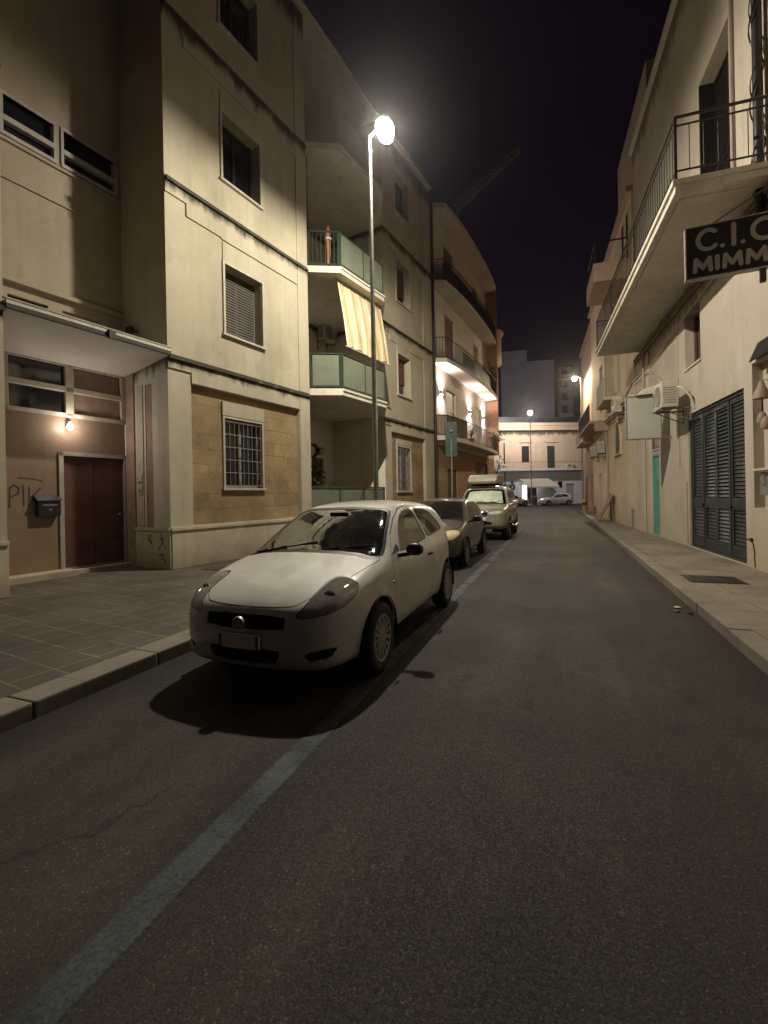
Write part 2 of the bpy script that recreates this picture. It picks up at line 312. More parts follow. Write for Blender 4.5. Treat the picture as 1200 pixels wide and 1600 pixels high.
# ------------------------------------------------------------------ mesh collector
class MB:
    """collects boxes, bars, tubes, sheets in (s, d, h): s along a facade, d out of it, h up (y = o*d)"""
    def __init__(self, o=1): self.v = []; self.f = []; self.o = o
    def add(self, vs, fs):
        n = len(self.v); self.v += [(a, self.o*b, c) for a, b, c in vs]
        self.f += [tuple(i+n for i in f) for f in fs]; return self
    def box(self, s0, s1, d0, d1, h0, h1):
        return self.add([(s0,d0,h0),(s1,d0,h0),(s1,d1,h0),(s0,d1,h0),(s0,d0,h1),(s1,d0,h1),(s1,d1,h1),(s0,d1,h1)],
                 [(0,3,2,1),(4,5,6,7),(0,1,5,4),(1,2,6,5),(2,3,7,6),(3,0,4,7)])
    def prism(self, pts, h0, h1):
        n = len(pts)
        return self.add([(a,b,h0) for a,b in pts]+[(a,b,h1) for a,b in pts],
                 [tuple(range(n-1,-1,-1)), tuple(range(n,2*n))]+[(i,(i+1)%n,(i+1)%n+n,i+n) for i in range(n)])
    def vprism(self, pts, d0, d1):                       # outline in (s,h), extruded in depth
        n = len(pts)
        return self.add([(a,d0,b) for a,b in pts]+[(a,d1,b) for a,b in pts],
                 [tuple(range(n)), tuple(range(2*n-1,n-1,-1))]+[(i,i+n,(i+1)%n+n,(i+1)%n) for i in range(n)])
    def tube(self, path, r, n=8, r1=None):
        path = [Vector(p) for p in path]; k = len(path); vs = []; fs = []
        for i, p in enumerate(path):
            t = (path[min(i+1,k-1)]-path[max(i-1,0)]).normalized()
            a = t.orthogonal().normalized() if abs(t.z) < .99 else Vector((1,0,0))
            if abs(t.z) < .99: a = t.cross(Vector((0,0,1))).normalized()
            b = t.cross(a).normalized()
            rr = r if r1 is None else r+(r1-r)*i/(k-1)
            for j in range(n):
                q = p+(a*math.cos(2*math.pi*j/n)+b*math.sin(2*math.pi*j/n))*rr
                vs.append(tuple(q))
        for i in range(k-1):
            for j in range(n): fs.append((i*n+j, i*n+(j+1)%n, (i+1)*n+(j+1)%n, (i+1)*n+j))
        fs += [tuple(range(n-1,-1,-1)), tuple(range((k-1)*n, k*n))]
        return self.add(vs, fs)
    def lathe(self, prof, n=24, c=(0,0,0), axis='z'):
        vs = []; fs = []; k = len(prof)
        for i, (r, z) in enumerate(prof):
            for j in range(n):
                a = 2*math.pi*j/n
                if axis == 'z': vs.append((c[0]+r*math.cos(a), c[1]+r*math.sin(a), c[2]+z))
                else: vs.append((c[0]+r*math.cos(a), c[1]+z, c[2]+r*math.sin(a)))
        for i in range(k-1):
            for j in range(n): fs.append((i*n+j, i*n+(j+1)%n, (i+1)*n+(j+1)%n, (i+1)*n+j))
        fs += [tuple(range(n-1,-1,-1)), tuple(range((k-1)*n, k*n))]
        return self.add(vs, fs)
    def wall(self, s0, s1, h0, h1, d, holes=(), back=None):
        """front sheet of a facade with openings; holes: (s0,s1,h0,h1,depth), each gets its reveals"""
        ss = sorted({s0, s1, *[x for q in holes for x in q[:2]]}); hs = sorted({h0, h1, *[x for q in holes for x in q[2:4]]})
        ss = [x for x in ss if s0 <= x <= s1]; hs = [x for x in hs if h0 <= x <= h1]
        for a, b in zip(ss, ss[1:]):
            for c, e in zip(hs, hs[1:]):
                ms, mh = (a+b)/2, (c+e)/2
                if any(q[0] < ms < q[1] and q[2] < mh < q[3] for q in holes): continue
                self.add([(a,d,c),(b,d,c),(b,d,e),(a,d,e)], [(0,1,2,3)])
        for a, b, c, e, dep in holes:
            k = d-dep
            self.add([(a,d,c),(b,d,c),(b,d,e),(a,d,e),(a,k,c),(b,k,c),(b,k,e),(a,k,e)], [(0,4,5,1),(1,5,6,2),(2,6,7,3),(3,7,4,0)])
        return self
    def sheet(self, s, d0, d1, h0, h1):                  # wall across the facade, at constant s
        return self.add([(s,d0,h0),(s,d1,h0),(s,d1,h1),(s,d0,h1)], [(0,1,2,3)])
    def quad(self, *p): return self.add(list(p), [tuple(range(len(p)))])
    def build(self, name, mat, parent=None, smooth=False, bevel=0, label=None):
        me = bpy.data.meshes.new(name); me.from_pydata(self.v, [], self.f); me.validate()
        bm = bmesh.new(); bm.from_mesh(me); bmesh.ops.recalc_face_normals(bm, faces=bm.faces)
        if bevel:
            bmesh.ops.remove_doubles(bm, verts=bm.verts, dist=1e-5)
            es = [e for e in bm.edges if len(e.link_faces) == 2 and e.calc_face_angle(0) > R(40)]
            bmesh.ops.bevel(bm, geom=es, offset=bevel, segments=2, profile=.6, affect='EDGES', clamp_overlap=True)
        bm.to_mesh(me); bm.free()
        if smooth:
            me.polygons.foreach_set('use_smooth', [True]*len(me.polygons)); me.set_sharp_from_angle(angle=R(40))
        me.materials.append(M[mat] if isinstance(mat, str) else mat)
        o = bpy.data.objects.new(name, me); COL.objects.link(o)
        if parent: o.parent = parent
        if label: o['label'] = label
        return o
def tag(o, label=None, cat=None, group=None, kind=None):
    for k, v in (('label', label), ('category', cat), ('group', group), ('kind', kind)):
        if v: o[k] = v
    return o
def empty(name, loc=(0,0,0), rz=0, label=None, cat=None, group=None):
    o = bpy.data.objects.new(name, None); COL.objects.link(o); o.empty_display_size = .3
    o.location = loc; o.rotation_euler = (0, 0, rz); return tag(o, label, cat, group)
def kids(o): return [c for c in bpy.data.objects if c.parent == o]
def copy_tree(o, parent=None):
    c = o.copy(); COL.objects.link(c)
    if parent: c.parent = parent
    for ch in kids(o): copy_tree(ch, c)
    return c
# ------------------------------------------------------------------ cars
def chaikin(p, it=2, closed=False):
    p = [np.array(q, float) for q in p]
    for _ in range(it):
        o = [] if closed else [p[0]]
        m = len(p)
        for i in range(m if closed else m-1):
            a, b = p[i], p[(i+1) % m]
            o += [a*.75+b*.25, a*.25+b*.75]
        if not closed: o.append(p[-1])
        p = o
    return [tuple(q) for q in p]
def sdf(poly, x, y):
    P = np.array(poly, float); d = np.full(x.shape, 1e9); s = np.ones(x.shape); n = len(P)
    for i in range(n):
        a = P[i]; b = P[i-1]; e = b-a; wx = x-a[0]; wy = y-a[1]
        L = e@e
        if L < 1e-12: continue
        t = np.clip((wx*e[0]+wy*e[1])/L, 0, 1)
        d = np.minimum(d, (wx-e[0]*t)**2+(wy-e[1]*t)**2)
        c1 = y >= a[1]; c2 = y < b[1]; c3 = e[0]*wy > e[1]*wx
        fl = (c1 & c2 & c3) | (~c1 & ~c2 & ~c3)
        s = np.where(fl, -s, s)
    return s*np.sqrt(d)
def smax(a, b, r): return np.maximum(a, b)+np.maximum(r-np.abs(a-b), 0)**2/(4*r)
def body_mesh(P):
    side = chaikin(P['side'], 2, True)
    plan = chaikin(P['plan'], 2); plan = plan+[(plan[-1][0], -.6), (plan[0][0], -.6)]
    fr = chaikin(P['front'], 2); fr = fr+[(-.6, fr[-1][1]), (-.6, fr[0][1])]
    wx, wr = P['wheels'], P['arch']
    kf, kr, cr = P.get('kf', .22), P.get('kr', .14), P.get('crown', .085)
    def f(q):
        x, y, z = q[:,0], np.abs(q[:,1]), q[:,2]
        up = np.clip((z-.55)/.3, 0, 1)
        ze = z+cr*y*y*up
        wf = np.clip((x-.0)/.8, 0, 1)**1.0; wb = np.clip((-x-.9)/.5, 0, 1)
        xe = x+kf*y*y*wf-kr*y*y*wb
        fl = 0
        for w in wx: fl = fl+np.exp(-((np.hypot(x-w, z-P['wr'])-wr)/.055)**2)
        ye = y-P.get('flare', .014)*fl
        a = sdf(side, xe, ze); b = sdf(plan, x, ye); c = sdf(fr, ye, z)
        return smax(smax(a, c, P.get('r1', .11)), b, .10)
    ni, nj = P.get('res', (150, 170))
    xa, xb = P['axis']; z0 = P['z0']; nc = max(10, ni//6)
    phi = np.arange(nj)/nj*2*np.pi+np.pi/nj
    rows = []
    for t in np.linspace(1.2, 90, nc, endpoint=False): rows.append((xb, math.sin(R(t)), math.cos(R(t))))
    for x in np.linspace(xb, xa, ni-2*nc): rows.append((x, 1., 0.))
    for t in np.linspace(90, 1.2, nc+1)[1:]: rows.append((xa, math.sin(R(t)), -math.cos(R(t))))
    O = []; D = []
    for x, s, c in rows:
        for p in phi:
            O.append((x, 0, z0)); D.append((c, s*math.cos(p), s*math.sin(p)))
    O = np.array(O); D = np.array(D); lo = np.zeros(len(O)); hi = np.full(len(O), 2.2)
    for _ in range(17):
        mid = (lo+hi)/2; v = f(O+D*mid[:,None]) < 0
        lo = np.where(v, mid, lo); hi = np.where(v, hi, mid)
    V = O+D*((lo+hi)/2)[:,None]
    bm = bmesh.new(); vs = [bm.verts.new(p) for p in V]; k = len(rows)
    for i in range(k-1):
        for j in range(nj):
            bm.faces.new((vs[i*nj+j], vs[i*nj+(j+1)%nj], vs[(i+1)*nj+(j+1)%nj], vs[(i+1)*nj+j]))
    bm.faces.new([vs[j] for j in range(nj)][::-1]); bm.faces.new([vs[(k-1)*nj+j] for j in range(nj)])
    bmesh.ops.recalc_face_normals(bm, faces=bm.faces); bm.normal_update()
    return bm
VIEW = {'side': (Vector((1,0,0)), Vector((0,0,1))), 'front': (Vector((0,1,0)), Vector((0,0,1))), 'top': (Vector((1,0,0)), Vector((0,1,0))),
        'diagL': (Vector((-.72,.694,0)).normalized(), Vector((0,0,1))), 'diagR': (Vector((.72,.694,0)).normalized(), Vector((0,0,1)))}
def inpoly(p, P):
    x, y = p; c = False; j = len(P)-1
    for i in range(len(P)):
        a, b = P[i], P[j]
        if (a[1] > y) != (b[1] > y) and x < (b[0]-a[0])*(y-a[1])/(b[1]-a[1])+a[0]: c = not c
        j = i
    return c
def grow(P, d):
    """polygon offset by d (positive outwards)"""
    A = sum(P[i][0]*P[(i+1)%len(P)][1]-P[(i+1)%len(P)][0]*P[i][1] for i in range(len(P)))
    sg = 1 if A > 0 else -1; out = []; n = len(P)
    for i in range(n):
        p, q, r = Vector(P[i-1]), Vector(P[i]), Vector(P[(i+1)%n])
        a = (q-p).normalized(); b = (r-q).normalized()
        n1 = Vector((a.y, -a.x))*sg; n2 = Vector((b.y, -b.x))*sg
        m = (n1+n2)
        if m.length < 1e-6: m = n1
        m.normalize(); k = d/max(.45, m.dot(n1)); out.append(tuple(q+m*k))
    return out
def knife(bm, view, poly, filt, tagid, lay):
    ea, eb = VIEW[view]; dv = ea.cross(eb)
    xs = [p[0] for p in poly]; ys = [p[1] for p in poly]; e = .004
    bx = (min(xs)-e, max(xs)+e, min(ys)-e, max(ys)+e)
    def bb(f):
        us = [v.co.dot(ea) for v in f.verts]; ws = [v.co.dot(eb) for v in f.verts]
        return min(us), max(us), min(ws), max(ws)
    def hit(a, b): return a[0] <= b[1] and a[1] >= b[0] and a[2] <= b[3] and a[3] >= b[2]
    cand = {}
    for f in bm.faces:
        if filt(f):
            q = bb(f)
            if hit(q, bx): cand[f] = q
    n = len(poly)
    for i in range(n):
        p, q = poly[i], poly[(i+1)%n]
        s = (min(p[0],q[0])-1e-4, max(p[0],q[0])+1e-4, min(p[1],q[1])-1e-4, max(p[1],q[1])+1e-4)
        sub = [f for f, b in cand.items() if hit(b, s)]
        if not sub: continue
        seg = ea*(q[0]-p[0])+eb*(q[1]-p[1])
        if seg.length < 1e-7: continue
        no = seg.cross(dv).normalized(); co = ea*p[0]+eb*p[1]
        geom = set(sub)
        for f in sub: geom.update(f.edges); geom.update(f.verts)
        r = bmesh.ops.bisect_plane(bm, geom=list(geom), plane_co=co, plane_no=no, dist=1e-6)
        for f in sub:
            if not f.is_valid: cand.pop(f, None)
        for g in r['geom']:
            if isinstance(g, bmesh.types.BMFace): cand[g] = bb(g)
    res = []
    for f in cand:
        if f.is_valid:
            c = f.calc_center_median()
            if inpoly((c.dot(ea), c.dot(eb)), poly):
                if tagid is not None: f[lay] = tagid
                res.append(f)
    return res
def piece(bm, lay, ids, name, mat, parent, rim=.012, inset=0, rim_edges=True, thick=None):
    fs = [f for f in bm.faces if f[lay] in ids]
    if not fs: return None
    idx = {}; V = []; F = []; cnt = {}
    for f in fs:
        t = []
        for v in f.verts:
            if v not in idx: idx[v] = len(V); V.append(tuple(v.co-v.normal*inset))
            t.append(idx[v])
        F.append(tuple(t))
        for e in f.edges: cnt[e] = cnt.get(e, 0)+1
    sm = [True]*len(F)
    if rim:
        dup = {}
        for e, k in cnt.items():
            if k != 1: continue
            ids4 = []
            for v in e.verts:
                if v not in dup:
                    a = len(V); V.append(tuple(v.co-v.normal*inset)); V.append(tuple(v.co-v.normal*(inset+rim))); dup[v] = a
                ids4.append(dup[v])
            F.append((ids4[0], ids4[1], ids4[1]+1, ids4[0]+1)); sm.append(True)
    me = bpy.data.meshes.new(name); me.from_pydata(V, [], F)
    me.polygons.foreach_set('use_smooth', sm); me.update()
    me.materials.append(M[mat]); o = bpy.data.objects.new(name, me); COL.objects.link(o); o.parent = parent
    return o
def arc(cx, cz, r, a0, a1, n=28): return [(cx+r*math.cos(R(a0+(a1-a0)*i/n)), cz+r*math.sin(R(a0+(a1-a0)*i/n))) for i in range(n+1)]
def wheel(parent, x, y, r, wdt, sgn, spokes=14, simple_w=False, steer=0):
    w = empty_part('wheel', parent, (x, y, r)); w.rotation_euler = (0, 0, steer)
    n = 40 if not simple_w else 20
    h = wdt/2; ri = r*.66
    t = MB(); t.lathe([(ri, -h*.9), (ri+.015, -h), (r*.86, -h*1.04), (r*.965, -h*.86), (r, -h*.6), (r, h*.6), (r*.965, h*.86), (r*.86, h*1.04), (ri+.015, h), (ri, h*.9)], n, axis='y')
    t.build('tyre', 'rubber', w, smooth=True)
    k = MB(); f = sgn*h
    k.lathe([(.001, f*.80), (r*.10, f*.80), (r*.12, f*.70), (r*.60, f*.55), (r*.605, f*.5), (ri, -f*.5)], n, axis='y')
    k.build('wheel_disc', 'soft_black', w, smooth=True)
    s = MB()
    for i in range(spokes):
        a = 2*math.pi*i/spokes; ca, sa = math.cos(a), math.sin(a)
        def pt(rad, off, dep): return (rad*ca-off*sa, f*dep, rad*sa+off*ca)
        w0, w1 = r*.035, r*.062
        A = [pt(r*.13,-w0,.93), pt(r*.13,w0,.93), pt(r*.60,w1,.90), pt(r*.60,-w1,.90)]
        B = [pt(r*.13,-w0,.78), pt(r*.13,w0,.78), pt(r*.60,w1,.72), pt(r*.60,-w1,.72)]
        s.add(A+B, [(0,1,2,3),(4,7,6,5),(0,4,5,1),(1,5,6,2),(2,6,7,3),(3,7,4,0)])
    s.lathe([(r*.585, f*.70), (r*.59, f*.92), (r*.62, f*.97), (r*.66, f*.98), (r*.672, f*.92), (r*.672, f*.6)], n, axis='y')
    s.lathe([(.001, f*.99), (r*.12, f*.98), (r*.165, f*.93), (r*.17, f*.75)], n, axis='y')
    s.build('hubcap', 'hub', w, smooth=True)
    return w
def empty_part(name, parent, loc):
    o = bpy.data.objects.new(name, None); COL.objects.link(o); o.parent = parent; o.location = loc; o.empty_display_size = .1; return o
def bez(pts, it=2): return chaikin(pts, it, True)
def make_car(root, P):
    """loft the shell, knife every opening and shut line out of it, then give each its own mesh"""
    bm = body_mesh(P); lay = bm.faces.layers.int.new('part')
    g = P.get('gap', .004)
    L = lambda f: f.normal.y > .12 and f.calc_center_median().y > .2
    Rr = lambda f: f.normal.y < -.12 and f.calc_center_median().y < -.2
    Fr = lambda f: f.normal.x > .05 and f.calc_center_median().x > .1
    Bk = lambda f: f.normal.x < -.05 and f.calc_center_median().x < -.6
    Tp = lambda f: f.normal.z > .25 and f.calc_center_median().x > .3
    ids = {}; nid = [10]
    def cut(name, view, poly, filt, gap=0, seal=0):
        nid[0] += 1; k = nid[0]; ids.setdefault(name, []).append(k)
        if gap:
            knife(bm, view, grow(poly, gap), filt, 1, lay); knife(bm, view, grow(poly, -gap), filt, k, lay)
        elif seal:
            nid[0] += 1; ids.setdefault('seal', []).append(nid[0])
            knife(bm, view, grow(poly, seal), filt, nid[0], lay); knife(bm, view, poly, filt, k, lay)
        else: knife(bm, view, poly, filt, k, lay)
        return k
    wid = {}
    if 'hood' in P: cut('hood', 'top', P['hood'], Tp, g)
    for poly in P.get('doors', []):
        for sfx, fl in (('L', L), ('R', Rr)): wid.setdefault('door', []).append(cut('door'+sfx, 'side', poly, fl, g))
    for poly in P['side_glass']:
        for sfx, fl in (('L', L), ('R', Rr)): wid.setdefault('side_window', []).append(cut('glass', 'side', poly, fl, seal=.014))
    for poly in P.get('sail', []):
        for fl in (L, Rr): cut('sail', 'side', poly, fl)
    cut('windshield', 'front', P['windshield'], lambda f: f.normal.x > .2 and f.normal.z > .15 and f.calc_center_median().x > -.2 and f.calc_center_median().z > P['cowl_z'], seal=.02)
    if 'rear_glass' in P: cut('rear_window', 'front', P['rear_glass'], Bk, seal=.015)
    for nm, poly in P.get('front_cuts', []): cut(nm, 'front', poly, Fr)
    hl = P['headlight']
    for vw, m, fl in (('diagL', 1, lambda f: f.normal.x > -.2 and f.normal.y > -.3 and f.calc_center_median().y > .1 and f.calc_center_median().x > .8),
                      ('diagR', -1, lambda f: f.normal.x > -.2 and f.normal.y < .3 and f.calc_center_median().y < -.1 and f.calc_center_median().x > .8)):
        wid.setdefault('hl', []).append(cut('headlight'+vw, vw, [(m*a, b) for a, b in hl], fl, seal=.006))
    for poly in P.get('tail', []):
        for fl in (L, Rr): cut('tail_lamp', 'side', poly, fl)
    for x in P['wheels']:
        for fl in (lambda f: f.calc_center_median().y > .38, lambda f: f.calc_center_median().y < -.38):
            knife(bm, 'side', arc(x, P['wr'], P['arch'], -60, 240, 40)+[(x-P['arch']*.5, .0), (x+P['arch']*.5, .0)], fl, 1, lay)
    bm.normal_update()
    pm = P['paint']
    body = piece(bm, lay, [0], 'body', pm, root, .02)
    if 'hood' in ids: piece(bm, lay, ids['hood'], 'hood', pm, root, .02)
    for s in 'LR':
        for k in ids.get('door'+s, []):
            d = piece(bm, lay, [k], 'door', pm, root, .02)
            hx, hz = P['handles'][ids['door'+s].index(k)]
            yy = max(abs(v.co.y) for v in d.data.vertices if abs(v.co.x-hx) < .06 and abs(v.co.z-hz) < .06)*(1 if s == 'L' else -1)
            sg = 1 if s == 'L' else -1
            hb = MB(); hb.tube([(hx-.075, yy-sg*.004, hz), (hx-.05, yy+sg*.02, hz+.004), (hx+.03, yy+sg*.022, hz+.004), (hx+.06, yy-sg*.004, hz)], .015, 8)
            hb.build('handle', P.get('handle_mat', pm), d, smooth=True)
    for k in ids['glass']: piece(bm, lay, [k], 'side_window', 'glass', root, 0, .004)
    piece(bm, lay, ids['seal'], 'window_seal', 'black', root, .012, .001)
    for k in ids.get('sail', []): piece(bm, lay, [k], 'mirror_sail', 'black', root, .008)
    piece(bm, lay, ids['windshield'], 'windshield', P.get('ws_mat', 'glass'), root, 0, .004)
    if 'rear_window' in ids: piece(bm, lay, ids['rear_window'], 'rear_window', 'glass', root, 0, .004)
    for nm, mt, ins in P.get('front_mats', []):
        for k in ids.get(nm, []): piece(bm, lay, [k], nm, mt, root, 0, ins*.6)
    if 'tail_lamp' in ids:
        for k in ids['tail_lamp']: piece(bm, lay, [k], 'tail_lamp', 'tail', root, .01)
    for vw, m in (('diagL', 1), ('diagR', -1)):
        h = piece(bm, lay, ids['headlight'+vw], 'headlight', P.get('lens', 'lens'), root, .012, .001)
        if h is None: continue
        hs = piece(bm, lay, ids['headlight'+vw], 'lamp_housing', P.get('housing', 'reflector'), h, -.05, .055)
        for (x, y, z, r) in P.get('bowls', []):
            b = MB(); k = 14
            b.lathe([(.002, -.035)]+[(r*math.sin(a), -.035*math.cos(a)) for a in np.linspace(.15, 1.4, 8)], 20, axis='y')
            q = b.build('reflector_bowl', 'reflector', h, smooth=True); q.location = (x, m*y, z); q.rotation_euler = (0, 0, R(-90+m*12) )
    # wheel wells, wheels, underside
    for x in P['wheels']:
        for m in (1, -1):
            lw = MB(); pr = arc(x, P['wr'], P['arch']+.012, -12, 192, 26); y0, y1 = m*P['track']*.42, m*(P['track']-.012)
            n = len(pr); lw.add([(a, y0, b) for a, b in pr]+[(a, y1, b) for a, b in pr], [(i, i+1, i+1+n, i+n) for i in range(n-1)]+[tuple(range(n))])
            lw.build('wheel_arch_liner', 'soft_black', root)
            wheel(root, x, m*(P['track']-P['tw']/2-.012), P['wr'], P['tw'], m, P.get('spokes', 14), P.get('lowres', False))
    # mirrors
    for m in P.get('mirror_sides', (1, -1)):
        mx, my, mz = P['mirror']; s = P.get('mirror_size', 1)
        b = MB(); prof = []
        vs = []; fs = []; nu, nv = 10, 14
        for i in range(nu+1):
            t = math.pi*i/nu
            for j in range(nv):
                a = 2*math.pi*j/nv; ca, sa = math.cos(a), math.sin(a)
                ex = .065*s*math.copysign(abs(math.cos(t))**.7, math.cos(t)); rr = math.sin(t)**.75
                vs.append((mx+ex, m*(my+.105*s*rr*math.copysign(abs(ca)**.8, ca)), mz+.075*s*rr*math.copysign(abs(sa)**.8, sa)))
        for i in range(nu):
            for j in range(nv): fs.append((i*nv+j, i*nv+(j+1)%nv, (i+1)*nv+(j+1)%nv, (i+1)*nv+j))
        b.add(vs, fs)
        b.tube([(mx+.02, m*(my-.20*s), mz-.075*s), (mx+.0, m*(my-.06*s), mz-.05*s)], .03*s, 8)
        b.build('wing_mirror', P.get('mirror_mat', 'black'), root, smooth=True)
    # wipers
    for (p, q) in P.get('wipers', []):
        w = MB(); w.tube([p, q], .009, 6); mid = (Vector(p)+Vector(q))/2
        w.tube([tuple(Vector(p)+Vector((.05, 0, -.02))), tuple(mid+Vector((.012, 0, .012)))], .008, 6); w.build('wiper', 'soft_black', root)
    # cabin
    if P.get('cabin', True):
        c = P['cab']
        d = MB(); d.add([(c[0]+.05,-.62,c[2]-.35),(c[0]+.05,.62,c[2]-.35),(c[0]+.02,.62,c[2]-.02),(c[0]+.02,-.62,c[2]-.02),(c[0]-.55,-.62,c[2]-.35),(c[0]-.55,.62,c[2]-.35),(c[0]-.42,.62,c[2]+.02),(c[0]-.42,-.62,c[2]+.02)],
              [(0,1,2,3),(4,7,6,5),(0,4,5,1),(1,5,6,2),(2,6,7,3),(3,7,4,0)])
        d.build('dashboard', 'dash', root, bevel=.03)
        for y in (.36, -.36):
            st = MB(); x0 = c[0]-1.25
            st.vprism([(x0+.12, c[2]-.45), (x0-.02, c[2]-.40), (x0-.20, c[2]+.12), (x0-.08, c[2]+.13), (x0+.10, c[2]-.30)], y-.24, y+.24)
            st.vprism([(x0+.55, c[2]-.48), (x0-.02, c[2]-.48), (x0-.02, c[2]-.36), (x0+.55, c[2]-.30)], y-.25, y+.25)
            s_ = st.build('seat', 'seat', root, bevel=.04, smooth=True)
            hr = MB(); hr.box(x0-.20, x0-.11, y-.13, y+.13, c[2]+.16, c[2]+.34); hr.tube([(x0-.15, y-.05, c[2]+.05), (x0-.15, y-.05, c[2]+.2)], .008, 6); hr.tube([(x0-.15, y+.05, c[2]+.05), (x0-.15, y+.05, c[2]+.2)], .008, 6)
            hr.build('headrest', 'seat', s_, bevel=.03, smooth=True)
        rs = MB(); rs.box(c[0]-2.15, c[0]-2.0, -.58, .58, c[2]-.4, c[2]+.1); rs.build('rear_seat', 'seat', root, bevel=.05, smooth=True)
        sw = MB(); ring = [(c[0]-.50+.10*math.sin(a)*1, .36+.18*math.cos(a), c[2]+.02+.15*math.sin(a)) for a in np.linspace(0, 2*math.pi, 25)]
        sw.tube(ring, .015, 6); sw.tube([(c[0]-.50, .36, c[2]+.02), (c[0]-.36, .36, c[2]-.04)], .035, 8); sw.tube([(c[0]-.5, .19, c[2]+.02), (c[0]-.5, .53, c[2]+.02)], .016, 6)
        sw.build('steering_wheel', 'black', root, smooth=True)
        rm = MB(); rm.box(c[0]-.62, c[0]-.59, -.11, .11, P['roof_z']-.16, P['roof_z']-.10); rm.build('rear_view_mirror', 'black', root, bevel=.01)
    bm.free(); return root

PUNTO = dict(
 side=[(1.70,.20),(2.0,.205),(2.085,.25),(2.118,.36),(2.118,.50),(2.10,.60),(2.06,.68),(1.99,.745),(1.82,.83),(1.5,.925),(1.2,.985),(1.02,1.03),(.62,1.245),(.27,1.395),(.02,1.458),(-.35,1.492),(-.75,1.49),(-1.15,1.455),(-1.45,1.40),(-1.60,1.35),(-1.72,1.20),(-1.83,1.0),(-1.885,.85),(-1.91,.6),(-1.91,.4),(-1.86,.25),(-1.7,.2)],
 plan=[(2.125,0),(2.12,.2),(2.10,.42),(2.03,.58),(1.90,.69),(1.70,.765),(1.35,.82),(.9,.838),(0,.845),(-.8,.843),(-1.3,.825),(-1.62,.775),(-1.80,.68),(-1.89,.5),(-1.92,.25),(-1.92,0)],
 front=[(0,.19),(.66,.19),(.765,.235),(.80,.32),(.83,.46),(.842,.60),(.843,.70),(.828,.80),(.79,.90),(.755,.97),(.70,1.10),(.635,1.26),(.58,1.385),(.50,1.46),(.35,1.50),(0,1.52)],
 wheels=(1.255,-1.255), wr=.305, arch=.355, track=.845, tw=.185, axis=(-1.15,1.35), z0=.60, flare=.016, crown=.068, r1=.095, cowl_z=.92,
 hood=chaikin([(2.0,-.36),(2.03,-.18),(2.038,0),(2.03,.18),(2.0,.36),(1.965,.43),(1.80,.545),(1.5,.665),(1.05,.735),(.98,.70),(1.03,.3),(1.035,-.0),(1.03,-.3),(.98,-.70),(1.05,-.735),(1.5,-.665),(1.8,-.545),(1.965,-.43)], 1, True),
 doors=[[(.80,.33),(.86,.50),(.875,.75),(.84,.93),(.60,1.14),(.34,1.285),(.05,1.385),(-.25,1.415),(-.42,1.40),(-.50,1.15),(-.545,.95),(-.545,.70),(-.50,.50),(-.44,.36),(-.30,.33)]],
 handles=[(-.40,.83)], handle_mat='black',
 side_glass=[bez([(.52,.975),(.50,1.0),(.30,1.215),(.06,1.345),(-.22,1.385),(-.37,1.375),(-.455,1.13),(-.49,1.02),(-.40,1.012),(.0,.99)], 1),
             bez([(-.57,1.025),(-.55,1.10),(-.50,1.25),(-.45,1.37),(-.62,1.375),(-.92,1.345),(-1.15,1.27),(-1.33,1.14),(-1.37,1.075),(-1.2,1.06),(-.9,1.04)], 1)],
 sail=[[(.82,.955),(.56,.973),(.54,1.02),(.60,1.045)]],
 windshield=chaikin([(-.70,.965),(-.69,1.0),(-.565,1.30),(-.52,1.365),(-.40,1.385),(0,1.393),(.40,1.385),(.52,1.365),(.565,1.30),(.69,1.0),(.70,.965),(.45,1.012),(0,1.028),(-.45,1.012)], 1, True),
 rear_glass=chaikin([(-.55,1.05),(-.52,1.3),(-.4,1.34),(.4,1.34),(.52,1.3),(.55,1.05),(.4,1.0),(-.4,1.0)], 1, True),
 front_cuts=[('grille', bez([(-.35,.652),(.35,.652),(.362,.60),(.35,.54),(-.35,.54),(-.362,.60)], 1)),
             ('lower_grille', bez([(-.33,.41),(.33,.41),(.31,.34),(.27,.28),(-.27,.28),(-.31,.34)], 1)),
             ('fog_recess', bez([(.50,.385),(.70,.415),(.69,.36),(.65,.325),(.51,.315)], 1)), ('fog_recess', bez([(-.50,.385),(-.70,.415),(-.69,.36),(-.65,.325),(-.51,.315)], 1))],
 front_mats=[('grille','soft_black',.03),('lower_grille','soft_black',.03),('fog_recess','soft_black',.03)],
 headlight=bez([(-1.17,.635),(-1.06,.640),(-.86,.672),(-.70,.73),(-.61,.795),(-.615,.85),(-.70,.875),(-.82,.85),(-.97,.785),(-1.10,.70)], 2),
 bowls=[(1.80,.60,.745,.062),(1.90,.54,.70,.05)], tail=[[(-1.66,.80),(-1.9,.80),(-1.9,1.28),(-1.60,1.28),(-1.72,1.05)]],
 mirror_sides=(1,), mirror_size=.84, mirror=(.62,.935,1.0), mirror_mat='black', cab=(1.0,0,.98), roof_z=1.46, paint='white_paint', spokes=15, res=(176,190),
 wipers=[((1.03,-.62,.985),(.93,.02,1.085)),((1.05,-.02,1.015),(.90,.60,1.055))],
)
